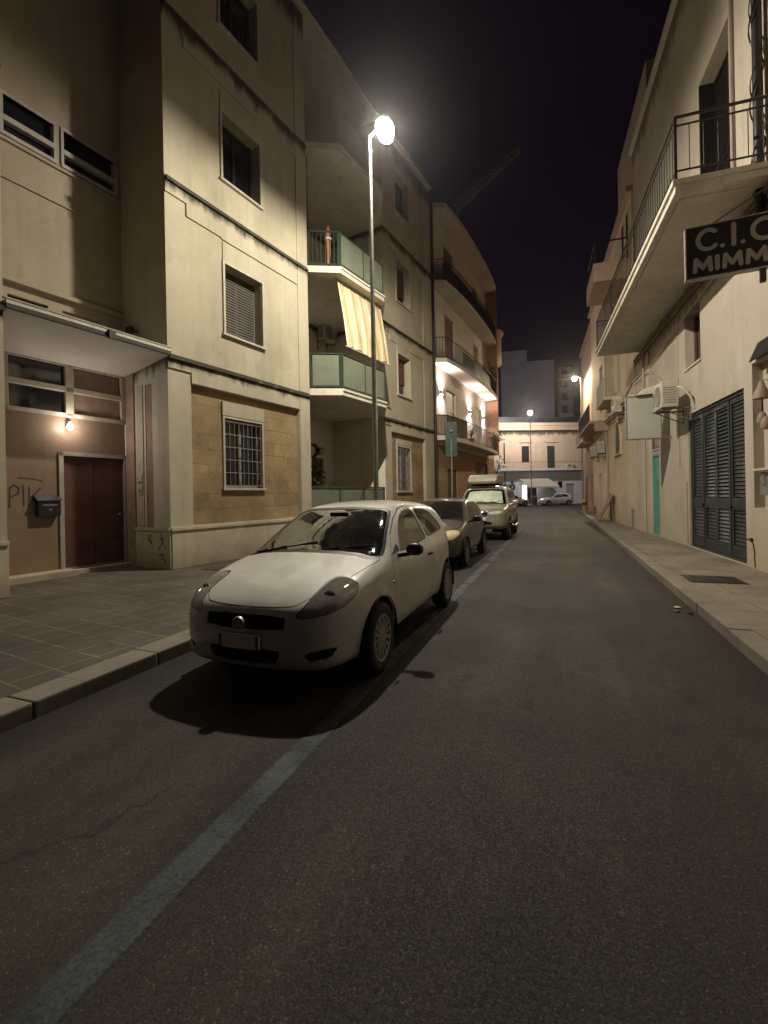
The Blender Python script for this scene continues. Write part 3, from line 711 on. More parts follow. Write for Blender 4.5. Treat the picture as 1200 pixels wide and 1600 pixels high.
GREY = dict(
 side=[(1.55,.20),(1.84,.21),(1.94,.29),(1.965,.42),(1.955,.58),(1.91,.70),(1.80,.78),(1.5,.86),(1.2,.925),(1.0,.975),(.88,1.02),(.50,1.24),(.22,1.385),(-.02,1.445),(-.45,1.48),(-.95,1.465),(-1.35,1.41),(-1.55,1.33),(-1.70,1.02),(-1.80,.88),(-1.855,.6),(-1.85,.35),(-1.75,.22),(-1.5,.2)],
 plan=[(1.97,0),(1.965,.3),(1.94,.50),(1.85,.65),(1.65,.75),(1.3,.80),(.8,.825),(0,.83),(-.8,.828),(-1.3,.80),(-1.6,.75),(-1.77,.65),(-1.84,.45),(-1.87,.2),(-1.87,0)],
 front=[(0,.19),(.62,.19),(.75,.24),(.79,.34),(.818,.48),(.828,.62),(.826,.74),(.81,.84),(.775,.93),(.735,1.02),(.66,1.2),(.60,1.35),(.53,1.43),(.36,1.48),(0,1.50)],
 wheels=(1.18,-1.28), wr=.295, arch=.345, track=.83, tw=.175, axis=(-1.1,1.25), z0=.6, crown=.08, cowl_z=.9,
 hood=chaikin([(1.86,-.42),(1.87,0),(1.86,.42),(1.78,.56),(1.4,.66),(.98,.70),(.90,.66),(.94,0),(.90,-.66),(.98,-.70),(1.4,-.66),(1.78,-.56)], 1, True),
 doors=[[(.72,.30),(.80,.55),(.81,.80),(.76,.93),(.50,1.12),(.22,1.30),(.0,1.375),(-.20,1.39),(-.24,1.0),(-.25,.6),(-.22,.30)],
        [(-.27,.30),(-.30,.6),(-.29,1.0),(-.25,1.39),(-.7,1.375),(-1.0,1.32),(-1.12,1.05),(-1.06,.75),(-.90,.55),(-.80,.32)]],
 handles=[(-.12,.84),(-.95,.86)], mirror_size=.95,
 side_glass=[bez([(.60,.955),(.30,1.17),(.05,1.30),(-.17,1.335),(-.195,1.15),(-.20,.985)], 1), bez([(-.30,.99),(-.29,1.15),(-.26,1.335),(-.62,1.325),(-.92,1.27),(-1.02,1.06),(-.95,1.01)], 1)],
 windshield=chaikin([(-.66,.955),(-.65,.99),(-.56,1.27),(-.51,1.345),(-.40,1.362),(0,1.372),(.40,1.362),(.51,1.345),(.56,1.27),(.65,.99),(.66,.955),(.4,1.0),(0,1.015),(-.4,1.0)], 1, True),
 front_cuts=[('grille', bez([(-.35,.66),(.35,.66),(.33,.60),(-.33,.60)], 1)), ('lower_grille', bez([(-.48,.42),(.48,.42),(.45,.30),(-.45,.30)], 1))],
 front_mats=[('grille','soft_black',.03),('lower_grille','soft_black',.03)],
 headlight=bez([(-1.15,.60),(-.96,.60),(-.80,.64),(-.62,.72),(-.60,.79),(-.75,.80),(-.95,.775),(-1.13,.70)], 2),
 lens='lens_y', bowls=[], mirror=(.58,.93,.99), cab=(.86,0,.96), roof_z=1.44, paint='grey_paint', spokes=8, res=(110,130),
 wipers=[((.96,-.55,.985),(.84,.02,1.06)),((.97,.0,.995),(.83,.55,1.03))],
)
SUV = dict(
 side=[(1.85,.36),(2.15,.37),(2.28,.46),(2.33,.62),(2.325,.85),(2.27,1.0),(2.12,1.07),(1.7,1.12),(1.35,1.16),(1.15,1.20),(1.05,1.25),(.80,1.46),(.56,1.67),(.40,1.755),(.1,1.80),(-.5,1.83),(-1.3,1.825),(-1.9,1.79),(-2.12,1.70),(-2.25,1.25),(-2.30,1.0),(-2.34,.65),(-2.31,.42),(-2.1,.36)],
 plan=[(2.34,0),(2.32,.35),(2.26,.62),(2.12,.80),(1.85,.89),(1.4,.92),(.8,.935),(0,.935),(-1,.935),(-1.7,.92),(-2.05,.86),(-2.24,.7),(-2.31,.4),(-2.33,0)],
 front=[(0,.34),(.70,.34),(.84,.40),(.90,.52),(.93,.70),(.935,.86),(.925,1.0),(.90,1.10),(.865,1.18),(.81,1.40),(.755,1.62),(.70,1.74),(.58,1.81),(.35,1.84),(0,1.85)],
 wheels=(1.42,-1.37), wr=.365, arch=.44, track=.93, tw=.25, axis=(-1.4,1.45), z0=.85, crown=.05, kf=.16, kr=.06, cowl_z=1.1, flare=.035, r1=.08,
 hood=chaikin([(2.2,-.45),(2.22,0),(2.2,.45),(2.05,.72),(1.6,.80),(1.18,.82),(1.10,.78),(1.14,0),(1.10,-.78),(1.18,-.82),(1.6,-.80),(2.05,-.72)], 1, True),
 doors=[[(.92,.42),(.95,.8),(.95,1.1),(.72,1.36),(.45,1.62),(.30,1.72),(-.12,1.745),(-.14,1.1),(-.14,.42)], [(-.17,.42),(-.17,1.1),(-.15,1.745),(-.95,1.74),(-1.02,1.2),(-.98,.95),(-.85,.7),(-.80,.42)]],
 handles=[(-.02,1.03),(-.85,1.03)],
 side_glass=[bez([(.80,1.19),(.50,1.47),(.27,1.665),(-.08,1.69),(-.09,1.21)], 1), bez([(-.22,1.21),(-.20,1.69),(-.86,1.69),(-.94,1.22)], 1), bez([(-1.10,1.23),(-1.02,1.69),(-1.75,1.66),(-1.88,1.27)], 1)],
 windshield=chaikin([(-.76,1.19),(-.75,1.23),(-.67,1.55),(-.62,1.665),(-.50,1.685),(0,1.69),(.50,1.685),(.62,1.665),(.67,1.55),(.75,1.23),(.76,1.19),(.5,1.215),(0,1.222),(-.5,1.215)], 1, True),
 front_cuts=[('grille', bez([(-.34,1.0),(.34,1.0),(.30,.78),(-.30,.78)], 1)), ('lower_grille', bez([(-.45,.66),(.45,.66),(.42,.50),(-.42,.50)], 1)),],
 front_mats=[('grille','chrome',.02),('lower_grille','soft_black',.03)],
 headlight=bez([(-1.42,.78),(-1.18,.78),(-.98,.82),(-.84,.90),(-.84,.99),(-1.0,1.02),(-1.25,1.01),(-1.44,.97)], 2),
 bowls=[(2.10,.62,.89,.07),(2.02,.72,.89,.06)], mirror=(.78,1.06,1.24), mirror_size=1.15, mirror_mat='champ_paint', ws_mat='ws_clear', cab=(1.05,0,1.22), roof_z=1.8, paint='champ_paint', spokes=6, res=(110,120),
 wipers=[((1.12,-.62,1.225),(1.02,.0,1.29)),((1.13,.02,1.23),(1.0,.62,1.27))],
)
FAR = dict(PUNTO); FAR.update(paint='far_paint', res=(70, 84), cabin=False, lowres=True, wipers=[], sail=[], bowls=[])
FAR2 = dict(GREY); FAR2.update(paint='far_paint', res=(64, 76), cabin=False, lowres=True, wipers=[], lens='lens')

def ring_badge(parent, x, z, r):
    b = MB()
    b.lathe([(.001,0),(r*.72,0),(r*.74,.006),(r*.8,.010),(r*.95,.010),(r,.004),(r,-.012),(.001,-.012)], 28, axis='y')
    o = b.build('emblem', 'steel', parent, smooth=True); o.location = (x, 0, z); o.rotation_euler = (0, 0, R(-90))
    c = MB(); c.lathe([(.001,.004),(r*.70,.004),(r*.71,-.004)], 24, axis='y')
    q = c.build('emblem_face', 'strip', o)
    l = MB()
    for i in range(4): l.box(-r*.40+i*r*.23, -r*.28+i*r*.23, .0045, .007, -r*.42, r*.42)
    l.build('emblem_mark', 'steel', o)

white = empty('parked_car', (-2.27, 4.955, 0), R(-90), 'white three-door hatchback parked nearest the camera on the blue line', 'car', 'cars parked along the left kerb')
make_car(white, PUNTO)
ring_badge(white, 2.128, .592, .052)
pl = MB(); pl.box(2.106, 2.134, -.18, .18, .405, .51); plo = pl.build('number_plate', 'plate', white, bevel=.003)
for y0, y1 in ((-.179, -.155), (.155, .179)):
    q = MB(); q.box(2.1345, 2.1355, y0, y1, .407, .508); q.build('plate_band', 'plate_b', plo)
q = MB(); q.lathe([(.001,.0),(.022,.0),(.024,.03)], 14, axis='y'); o = q.build('side_repeater', 'lens_y', white); o.location = (.98, .842, .74); o.scale = (1.6, .4, .7)
q = MB(); q.tube([(-.2, 0, 1.49), (-.42, 0, 1.72)], .006, 6); q.build('aerial', 'black', white)

grey = empty('parked_car', (-2.65, 10.95, 0), R(-90), 'dark grey-brown five-door hatchback parked between the white hatchback and the off-roader', 'car', 'cars parked along the left kerb')
make_car(grey, GREY)
q = MB(); q.box(1.965, 1.985, -.24, .24, .44, .55); q.build('number_plate', 'plate', grey, bevel=.003)
suv = empty('parked_car', (-2.45, 17.25, 0), R(-90), 'pale champagne off-roader with a roof box, third in the row of parked cars', 'car', 'cars parked along the left kerb')
make_car(suv, SUV)
q = MB(); q.box(2.325, 2.345, -.26, .26, .68, .79); q.build('number_plate', 'plate', suv, bevel=.003)
for k in range(4):
    q = MB(); q.box(2.26, 2.30, -.24+k*.16-.02, -.24+k*.16+.02, .79, .99); q.build('grille_bar', 'soft_black', suv, bevel=.006)
for x in (-.1, -1.2):
    q = MB(); q.tube([(x,-.72,1.74),(x,-.70,1.87),(x,.70,1.87),(x,.72,1.74)], .02, 6); q.build('roof_bar', 'black', suv)
q = MB(); q.tube([(.55,-.9,.44),(.45,-1.0,.40),(-.75,-1.0,.40),(-.85,-.9,.44)], .04, 8); q.build('side_step', 'steel', suv, smooth=True)
q = MB(); q.tube([(.55,.9,.44),(.45,1.0,.40),(-.75,1.0,.40),(-.85,.9,.44)], .04, 8); q.build('side_step', 'steel', suv, smooth=True)
rb = empty('roof_box', (-2.45, 17.25, 1.905), R(-90), 'long grey-green roof box strapped on top of the champagne off-roader', 'roof box')
q = MB(); pr = [(.55,.0),(.62,.10),(.5,.24),(.2,.34),(-1.4,.36),(-1.55,.22),(-1.55,.0)]
q.vprism(pr, -.62, .42); q.build('lid', 'box', rb, bevel=.06, smooth=True)
q = MB(); q.box(-1.5, .52, -.60, .40, -.012, -.001); q.build('base', 'black', rb)
ss = empty('sunshade', (-2.45, 17.25, 0), R(-90), 'crinkled silver sunshade spread behind the windscreen of the off-roader', 'sunshade')
q = MB(); nx, nz = 26, 10; vs = []
for j in range(nz+1):
    for i in range(nx+1):
        t = j/nz; y = (-1+2*i/nx)*(.66-.09*t); x = 1.02-.50*t-.08*(y/.66)**2+.03*math.sin(i*2.1)*math.sin(j*.9+.4)+.02*math.sin(j*2.7+i)
        vs.append((x-.03, y, 1.255+.40*t-.05*(y/.66)**2))
q.add(vs, [(j*(nx+1)+i, j*(nx+1)+i+1, (j+1)*(nx+1)+i+1, (j+1)*(nx+1)+i) for j in range(nz) for i in range(nx)])
q.build('foil', 'sunshade', ss, smooth=True)
# ------------------------------------------------------------------ ground
def strip(xs, y0, y1, z0, z1=None):
    return MB().box(xs[0], xs[1], y0, y1, z0, z1)
g = MB(); g.quad((-170,-40,-.03),(170,-40,-.03),(170,210,-.03),(-170,210,-.03)); tag(g.build('ground', 'asphalt'), kind='structure')
g = MB(); g.quad((-3.8,-14,0),(1.9,-14,0),(1.9,34,0),(-3.8,34,0)); tag(g.build('road', 'asphalt'), kind='structure')
EX = Vector((math.cos(R(26)), math.sin(R(26)))); EN = Vector((math.sin(R(26)), -math.cos(R(26))))   # end street: along / toward the camera
def EP(s, d, h=0): p = Vector((-.7, 60.7))+EX*s+EN*d; return (p.x, p.y, h)
g = MB(); g.quad((-3.8,34,0),(1.9,34,0),EP(20,22,0)[:3],EP(40,20,0),EP(40,-.1,0),EP(-40,-.1,0),EP(-40,20,0)); tag(g.build('road', 'asphalt'), kind='structure')
# left pavement: between the kerb and the facade
g = MB(); P0 = [(-3.79,-14),(-3.79,33.5),(-6.5,33.5),(-12,-14)]
g.prism(P0, -.02, .118); tag(g.build('pavement', 'tile'), kind='structure')
g = MB(); g.prism([(-12,-14),(-6.5,33.5),(-14,33.5),(-20,-14)], -.02, .117); tag(g.build('pavement', 'tile'), kind='structure')
def kerb(x0, x1, y0, y1, name='kerb'):
    k = MB(); rnd = random.Random(int(x0*10)); y = y0
    while y < y1:                                        # separate stones, none quite in line
        L_ = rnd.uniform(1.0, 1.45); dx, dz = rnd.uniform(-.008,.008), rnd.uniform(-.007,.004)
        k.box(x0+dx, x1+dx*.3, y+.003, min(y1, y+L_)-.003, -.02, .125+dz); y += L_
    o = k.build(name, 'kerb', bevel=.016); tag(o, kind='structure'); return o
kerb(-3.785, -3.49, -14, 33.5)
k = kerb(1.585, 1.80, -6, 39)
g = MB(); g.prism([(1.803,-6),(5.5,-6),(3.2,39),(1.803,39)], -.02, .119); tag(g.build('pavement', 'tile_r'), kind='structure')
g = MB(); g.prism([EP(-40,.8)[:2],EP(40,.8)[:2],EP(40,-3)[:2],EP(-40,-3)[:2]], -.02, .12); tag(g.build('pavement', 'tile_r'), kind='structure')
# blue parking line, broken where the paint has gone
def bl(y0, y1): 
    m = MB(); m.quad((-.10,0,0),(.10,0,0),(.10,y1-y0,0),(-.10,y1-y0,0)); o = m.build('parking_line', 'blue'); o.location = (-1.473-.0014*y0, y0, .004); o.rotation_euler = (0,0,.0014); tag(o, kind='structure')
bl(-3, 13.4); bl(13.75, 21)
m = MB(); m.quad((-.09,0,0),(.09,0,0),(.09,2.0,0),(-.09,2.0,0)); o = m.build('parking_line', 'blue'); o.location = (-1.42, 13.55, .004); o.rotation_euler = (0,0,R(90)); tag(o, kind='structure')
# inspection cover and a dark slatted rectangle on the pavements
def cover(name, x0, x1, y0, y1, z, mat, label, cat):
    r_ = empty(name, ((x0+x1)/2, (y0+y1)/2, z), 0, label, cat); a, b = (x1-x0)/2, (y1-y0)/2
    q = MB(); q.box(-a, a, -b, b, .001, .006); q.build('frame', 'iron', r_)
    q = MB()
    n = max(3, int(2*a/.08))
    for i in range(n): q.box(-a+.03+i*(2*a-.06)/n, -a+.03+(i+.55)*(2*a-.06)/n, -b+.03, b-.03, .006, .011)
    q.build('plate', mat, r_)
cover('dark_slats', 1.88, 2.62, 8.22, 8.88, .119, 'iron', 'dark slatted rectangle on the right pavement before the green louvred doors', 'grate')
cover('manhole_cover', -6.75, -6.2, 7.3, 7.8, .118, 'shutter', 'small square inspection cover in the tiled pavement by the entrance corner', 'manhole cover')
random.seed(3)
for k,(x,y) in enumerate([(1.42,6.9),(1.38,6.7),(1.5,6.62)]):
    q = MB(); q.lathe([(.001,0),(.03,.004),(.035,.012),(.02,.022),(.001,.024)], 8); o = q.build('litter', ['paper','shutter','soft_black'][k], smooth=True)
    o.location = (x, y, .003); o.scale = (1.2, .8, 1); o.rotation_euler = (0,0,k)
    tag(o, ['pale crumpled scrap of paper in the gutter by the right kerb','small grey-brown scrap of litter beside the right kerb','dark scrap of litter nearest the camera by the right kerb'][k], 'litter')

# ------------------------------------------------------------------ left apartment building
LB = empty('apartment_building', (-7.37, 7.147, 0), R(81.6), 'cream apartment building with stained string courses, portal and green glass balconies on the left', 'building')
def lw(): return MB(-1)
W1 = [(1.5,2.7,1.79,3.42),(1.5,2.7,5.37,6.99),(1.5,2.7,8.95,10.5),(1.5,2.7,12.55,14.1)]
TOP = 15.7
b = lw()
b.wall(0, 4.55, .93, TOP, 0, [(.55,4.1,.99,4.0,.10)]+[(a,c,e,f,.31) for a,c,e,f in W1[1:]])
b.wall(-7, -2.75, .12, TOP, 0); b.sheet(-2.75, -1.5, 0, .12, TOP); b.sheet(4.55, -2.4, 0, .12, TOP)
W2 = [(10.2,11.4,1.72,3.5),(10.2,11.3,5.58,7.2),(10.2,11.4,9.3,10.95),(10.2,11.4,12.9,14.5)]
b.wall(9.05, 13.8, .93, TOP, 0, [(9.6,12.7,.99,4.0,.10)]+[(a,c,e,f,.31) for a,c,e,f in W2[1:]])
b.sheet(13.8, -6, 0, .12, TOP)
b.build('wall', 'lb', LB)
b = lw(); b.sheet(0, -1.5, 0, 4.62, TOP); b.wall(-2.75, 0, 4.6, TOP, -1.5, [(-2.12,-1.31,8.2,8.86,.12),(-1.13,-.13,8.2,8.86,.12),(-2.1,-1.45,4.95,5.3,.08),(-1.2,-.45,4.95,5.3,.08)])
b.build('recess_wall', 'lb_shade', LB)
b = lw(); b.wall(4.55, 9.05, .12, TOP, -2.4, [(7.7,8.45,.9,3.05,.15),(7.5,8.3,4.72,6.9,.15),(7.5,8.3,8.3,10.3,.15)]); b.sheet(9.05, -2.4, 0, .12, TOP); b.build('loggia_wall', 'lb_recess', LB)
b = lw(); b.box(-7,13.8,-9,-2.6,TOP-.3,TOP); b.box(-7,4.6,-2.6,.10,TOP,TOP+.12); b.box(9.0,13.85,-2.6,.10,TOP,TOP+.12); b.box(4.6,9.0,-2.6,.10,TOP,TOP+.12)
b.build('roof', 'slab', LB)
for s0, s1 in ((0,4.55),(9.05,13.8),(-7,-2.75)):
    b = lw(); b.box(s0,s1,-.1,.045,.12,.90); b.box(s0-.025,s1,-.1,.075,.899,.965); b.build('plinth', 'plinth', LB, bevel=.006)

b = lw(); b.box(-.035,.0,-1.115,.02,.12,.90); b.box(-.055,.0,-1.115,.02,.899,.965); b.build('portal_plinth', 'plinth', LB, bevel=.005)
# string courses, frieze bands and pilaster strips
for s0, s1 in ((0,4.55),(9.05,13.8),(-7,-2.75)):
    for h in (4.42, 8.06, 11.62):
        b = lw(); b.box(s0-.0, s1+.0, -.02, .085, h, h+.075); b.build('string_course', 'course', LB, bevel=.008)
for o_, x in ((0, 4.1), (9.05, 12.7)):
    b = lw(); q = o_+.55
    b.box(o_,q,0,.03,4.24,4.42); b.box(q,x,-.098,.03,4.02,4.42)
    for h, t in ((7.53,8.06),(11.12,11.62)): b.box(o_,q-.05,0,.03,h+.30,t); b.box(q-.05,o_+1.43,0,.03,h+.03,t); b.box(o_+1.43,x,0,.03,h,t)
    for h0, h1 in ((4.50,8.055),(8.14,11.615),(11.70,15.68),(.97,4.415)): b.box(x+.012,4.55 if o_ == 0 else 13.8,0,.034,h0,h1)
    for a,c,e,f in (W1 if o_ == 0 else W2)[1:3]: b.box(a-.04,c+.05,0,.024,f+.02,f+.50)
    b.build('frieze', 'lb_trim', LB)
def tufa(s0, s1, win):
    a, c, e, f = win
    t = lw(); t.wall(s0, s1, .95, 4.02, -.10, [(a,c,e,f,.2)]); t.build('stone_panel', 'tufa', LB)
    t = lw(); t.box(a-.07,c+.07,-.10,-.045,f+.06,3.80); t.build('window_head', 'lb_trim', LB, bevel=.004)
tufa(.55, 4.1, W1[0]); tufa(9.6, 12.7, W2[0])
def window(win, dw, kind, fl=0.0):
    """one window: frame > pane, sill, bars or roller shutter"""
    a, c, e, f = win; t = .055
    w = lw()
    for q in ((a-t,a,e-.0,f+t),(c,c+t,e-.0,f+t),(a,c,f,f+t)): w.box(q[0],q[1],dw-.02,dw+.045,q[2],q[3])
    fr = w.build('window', 'frame_w', LB, bevel=.004)
    w = lw(); w.box(a-.09,c+.09,dw-.25,dw+.075,e-.055,e); w.build('sill', 'frame_w', fr, bevel=.006)
    dp = dw-(.17 if dw < 0 else .29)
    w = lw(); w.quad((a,dp,e),(c,dp,e),(c,dp,f),(a,dp,f)); w.build('pane', 'pane', fr)
    w = lw(); m_ = (a+c)/2
    for s0, s1, h0, h1 in ((a,a+.05,e,f),(c-.05,c,e,f),(m_-.04,m_+.04,e,f),(a,c,e,e+.06),(a,c,f-.06,f)): w.box(s0,s1,dp+.002,dp+.04,h0,h1)
    w.build('sash', 'frame_g' if kind != 'plain' else 'iron', fr)
    if kind == 'bars':
        w = lw(); n = 8; d = dw+.0
        for i in range(n+1): s = a+.03+(c-a-.06)*i/n; w.tube([(s,d,e+.01),(s,d,f-.02)], .009, 6)
        for i in range(6): h = e+.06+(f-e-.12)*i/5; w.box(a,c,d-.005,d+.013,h-.010,h+.010)
        w.build('window_bars', 'bars', fr)
    if kind.startswith('roll'):
        w = lw(); h = f-.02; lo = e+(f-e)*fl; st = .066
        while h-st > lo:
            w.add([(a+.02,dp+.062,h-st+.012),(c-.02,dp+.062,h-st+.012),(c-.02,dp+.045,h),(a+.02,dp+.045,h),(a+.02,dp+.03,h-st+.012),(c-.02,dp+.03,h-st+.012),(c-.02,dp+.03,h),(a+.02,dp+.03,h)], [(0,1,2,3),(0,4,5,1),(3,2,6,7),(4,7,6,5)]); h -= st
        w.build('roller_shutter', 'shutter' if kind == 'roll' else 'shutter_b', fr)
    return fr
window(W1[0], -.10, 'bars'); window(W1[1], 0, 'roll', .0); window(W1[2], 0, 'plain'); window(W1[3], 0, 'plain')
window(W2[0], -.10, 'bars'); window(W2[1], 0, 'roll_b', .30); window(W2[2], 0, 'roll_b', .25); window(W2[3], 0, 'plain')
# strip windows high in the recess
for a, c in ((-2.12,-1.31),(-1.13,-.13)):
    w = lw(); d = -1.5
    for q in ((a-.05,c+.05,8.86,8.92),(a-.05,c+.05,8.13,8.2),(a-.05,a,8.2,8.86),(c,c+.05,8.2,8.86),(a,c,8.40,8.50)): w.box(q[0],q[1],d-.10,d+.03,q[2],q[3])
    fr = w.build('strip_window', 'frame_g', LB, bevel=.004); w = lw(); w.quad((a,d-.11,8.2),(c,d-.11,8.2),(c,d-.11,8.86),(a,d-.11,8.86)); w.build('pane', 'pane', fr)
w = lw(); w.box(-2.75,-.0,-1.5,-1.45,8.03,8.08); w.build('string_course', 'lb_shade', LB, bevel=.006)
w = lw(); w.box(-2.75,-.0,-1.5,-1.38,5.50,5.58); w.build('recess_ledge', 'lb_shade', LB, bevel=.006)
w = lw(); w.box(-2.75,0,-1.5,-1.465,7.35,7.39); w.build('recess_ledge', 'lb_shade', LB, bevel=.006)
for a, c, mt in ((-2.1,-1.45,'pane'),(-1.2,-.45,'pane_pink')):
    w = lw(); w.quad((a,-1.57,4.95),(c,-1.57,4.95),(c,-1.57,5.3),(a,-1.57,5.3)); w.build('low_window', mt, LB)  # pink tint painted in for the reflection on one low window
# entrance portal
w = lw(); w.box(-2.75,.02,-1.5,.10,4.47,4.60); w.build('canopy', 'portal', LB, bevel=.01)
w = lw(); w.box(-2.78,.03,.055,.108,4.603,4.632); w.build('canopy_flashing', 'course', LB, bevel=.004)
w = lw(); w.box(-1.25,-1.13,.101,.15,4.44,4.60); w.build('canopy_spout', 'iron', LB, bevel=.004)
w = lw(); w.add([(-2.75,.05,4.469),(0,.05,4.469),(0,-1.2,4.27),(-2.75,-1.2,4.27)],[(0,1,2,3)]); w.add([(-2.75,-1.2,4.27),(0,-1.2,4.27),(0,-1.5,4.22),(-2.75,-1.5,4.22)],[(0,1,2,3)]); w.build('soffit', 'soffit', LB)
w = lw(); w.wall(-1.06,0,0,1,0) if False else None
w.add([(0,0,.965),(0,-.53,.965),(0,-.53,4.47),(0,0,4.47)],[(0,1,2,3)]); w.add([(0,-.76,.965),(0,-1.5,.965),(0,-1.5,4.47),(0,-.76,4.47)],[(0,1,2,3)]); w.add([(0,-.53,3.97),(0,-.76,3.97),(0,-.76,4.47),(0,-.53,4.47)],[(0,1,2,3)]); w.add([(0,-.98,.12),(0,-1.5,.12),(0,-1.5,.965),(0,-.98,.965)],[(0,1,2,3)])
w.build('portal_side', 'portal', LB)
w = lw(); w.box(.012,.03,-.76,-.53,.965,3.97); w.build('portal_strip', 'strip', LB)
w = lw(); w.box(-.022,0,-1.03,-.83,1.0,3.97); w.build('portal_panel', 'frame_w', LB, bevel=.004)
w = lw(); w.box(-.035,0,-1.40,-1.12,.12,4.25); w.build('portal_jamb', 'strip', LB, bevel=.004)
w = lw(); w.wall(-2.75,0,.12,4.4,-1.5,[(-1.25,-.05,.24,2.44,.08),(-2.13,-1.2,3.28,4.2,.06),(-1.05,-.1,3.28,4.2,.06)]); w.build('portal_back_wall', 'marble', LB)
w = lw(); w.box(-1.25,-.05,-1.59,-1.545,.24,2.44); dr = w.build('entrance_door', 'reddoor', LB)
w = lw(); w.box(-.655,-.645,-1.546,-1.541,.26,2.42); w.build('door_seam', 'soft_black', dr)
w = lw(); w.lathe([(.001,0),(.025,.0),(.028,.03),(.015,.05),(.001,.05)], 12, (-.14,-1.545,1.25), 'y'); w.build('knob', 'steel', dr, smooth=True)
w = lw()
for q in ((-1.33,-1.25,.2,2.52),(-.05,.0,.2,2.52),(-1.33,.0,2.44,2.52)): w.box(q[0],q[1],-1.55,-1.46,q[2],q[3])
w.build('door_frame', 'frame_g', LB, bevel=.005)
w = lw()
for q in ((-2.2,-2.13,3.2,4.26),(-1.2,-1.05,3.2,4.26),(-.1,-.02,3.2,4.26),(-2.2,-.02,4.2,4.27),(-2.2,-.02,3.2,3.28),(-2.13,-.1,3.70,3.80)): w.box(q[0],q[1],-1.56,-1.44,q[2],q[3])
tr = w.build('transom_window', 'frame_w', LB, bevel=.006)
for a, c, mt in ((-2.13,-1.2,'pane'),(-1.05,-.1,'pane_pink')):
    for e, f in ((3.28,3.70),(3.80,4.2)):
        w = lw(); w.quad((a,-1.53,e),(c,-1.53,e),(c,-1.53,f),(a,-1.53,f)); w.build('pane', mt, tr)
w = lw(); w.box(-2.75,-1.2,-1.5,-1.12,.11,.235); w.box(-1.2,.0,-1.5,-1.32,.11,.20); w.build('doorstep', 'plinth', LB, bevel=.01)
def stroke(mb, pts, wd, d, plane='s', s=0):
    for p, q in zip(pts, pts[1:]):
        v = (Vector(q)-Vector(p)); n = Vector((-v.y, v.x)).normalized()*wd/2; e = v.normalized()*wd*.3
        c = [Vector(p)+n-e, Vector(q)+n+e, Vector(q)-n+e, Vector(p)-n-e]
        if plane == 's': mb.add([(a.x, d, a.y) for a in c], [(0,1,2,3)])
        else: mb.add([(s, a.x, a.y) for a in c], [(0,1,2,3)])
w = lw(); d = -1.497                                                   # scrawled tag beside the letter box
stroke(w, [(-2.13,1.45),(-2.12,1.80),(-2.06,1.86),(-1.98,1.80),(-2.0,1.70),(-2.11,1.64)], .03, d); stroke(w, [(-1.92,1.85),(-1.91,1.48)], .03, d); stroke(w, [(-1.82,1.82),(-1.83,1.47)], .028, d); stroke(w, [(-1.64,1.80),(-1.80,1.63),(-1.66,1.48)], .028, d); stroke(w, [(-2.0,1.99),(-1.78,1.98),(-1.60,1.94)], .02, d)
w.build('graffiti', 'graffiti', LB)
w = lw(); s_ = -.0365                                                  # scribbles on the portal plinth
stroke(w, [(-.74,.80),(-.66,.70),(-.60,.62),(-.55,.76),(-.62,.82),(-.70,.70),(-.58,.66),(-.66,.80),(-.55,.60)], .018, 0, 'd', s_)
stroke(w, [(-.30,.86),(-.22,.80),(-.30,.72),(-.18,.74),(-.28,.60),(-.35,.52)], .022, 0, 'd', s_); stroke(w, [(-.24,.70),(-.12,.54)], .02, 0, 'd', s_); stroke(w, [(-.36,.40),(-.18,.42),(-.26,.34),(-.14,.30),(-.13,.24)], .02, 0, 'd', s_)
w.build('graffiti', 'graffiti', LB)
# loggia balconies: slab, frosted glass panels in green frames
BP = [(4.56,0),(5.12,.80),(7.55,.92),(9.02,.02),(9.02,-2.4),(4.56,-2.4)]
for h in (4.50, 8.08, 11.68):
    w = lw(); w.prism(BP, h, h+.19); w.build('balcony_slab', 'slab', LB, bevel=.012)
    w = lw(); w.prism([(4.60,.03),(5.15,.835),(7.56,.955),(9.0,.045),(8.9,-.02),(7.5,.87),(5.2,.76),(4.66,-.02)], h+.13, h+.20); w.build('slab_lip', 'slab', LB, bevel=.01)
def rail(h, near):
    w = lw(); pts = [(4.60,.0),(5.14,.76),(7.55,.88),(8.95,.02)]; ht = 1.02
    posts = [(4.62,.02),(5.12,.74),(5.18,.77),(6.35,.825),(7.5,.875),(8.9,.05)]
    for s, d in posts: w.box(s-.022,s+.022,d-.022,d+.022,h,h+ht)
    for (a, c) in zip(pts, pts[1:]):
        for z in (h+.06, h+ht): w.tube([(a[0],a[1],z),(c[0],c[1],z)], .026, 4)
    fr = w.build('balcony_railing', 'green_f', LB)
    seg = [((5.22,.775),(6.32,.83)),((6.39,.832),(7.47,.872)),((7.6,.83),(8.88,.06))]
    if near: seg.insert(0, ((4.66,.07),(5.09,.70)))
    for (a, c) in seg:
        v = Vector((c[0]-a[0], c[1]-a[1])).normalized(); n = Vector((-v.y, v.x))*.006
        w = lw(); w.prism([(a[0]+n.x,a[1]+n.y),(c[0]+n.x,c[1]+n.y),(c[0]-n.x,c[1]-n.y),(a[0]-n.x,a[1]-n.y)], h+.10, h+ht-.04); w.build('glass_panel', 'frost', fr)
    if not near:
        w = lw()
        for i in range(1,7): t = i/7; w.tube([(4.62+.5*t,.02+.72*t,h+.05),(4.62+.5*t,.02+.72*t,h+ht)], .009, 6)
        w.build('railing_bars', 'green_f', fr)
rail(4.70, True); rail(8.28, False)
w = lw(); w.prism([(4.60,.0),(5.14,.78),(7.55,.90),(8.95,.03),(8.9,-.02),(7.5,.84),(5.2,.72),(4.66,-.02)], 11.87, 12.9); w.build('balcony_parapet', 'lb_shade', LB)
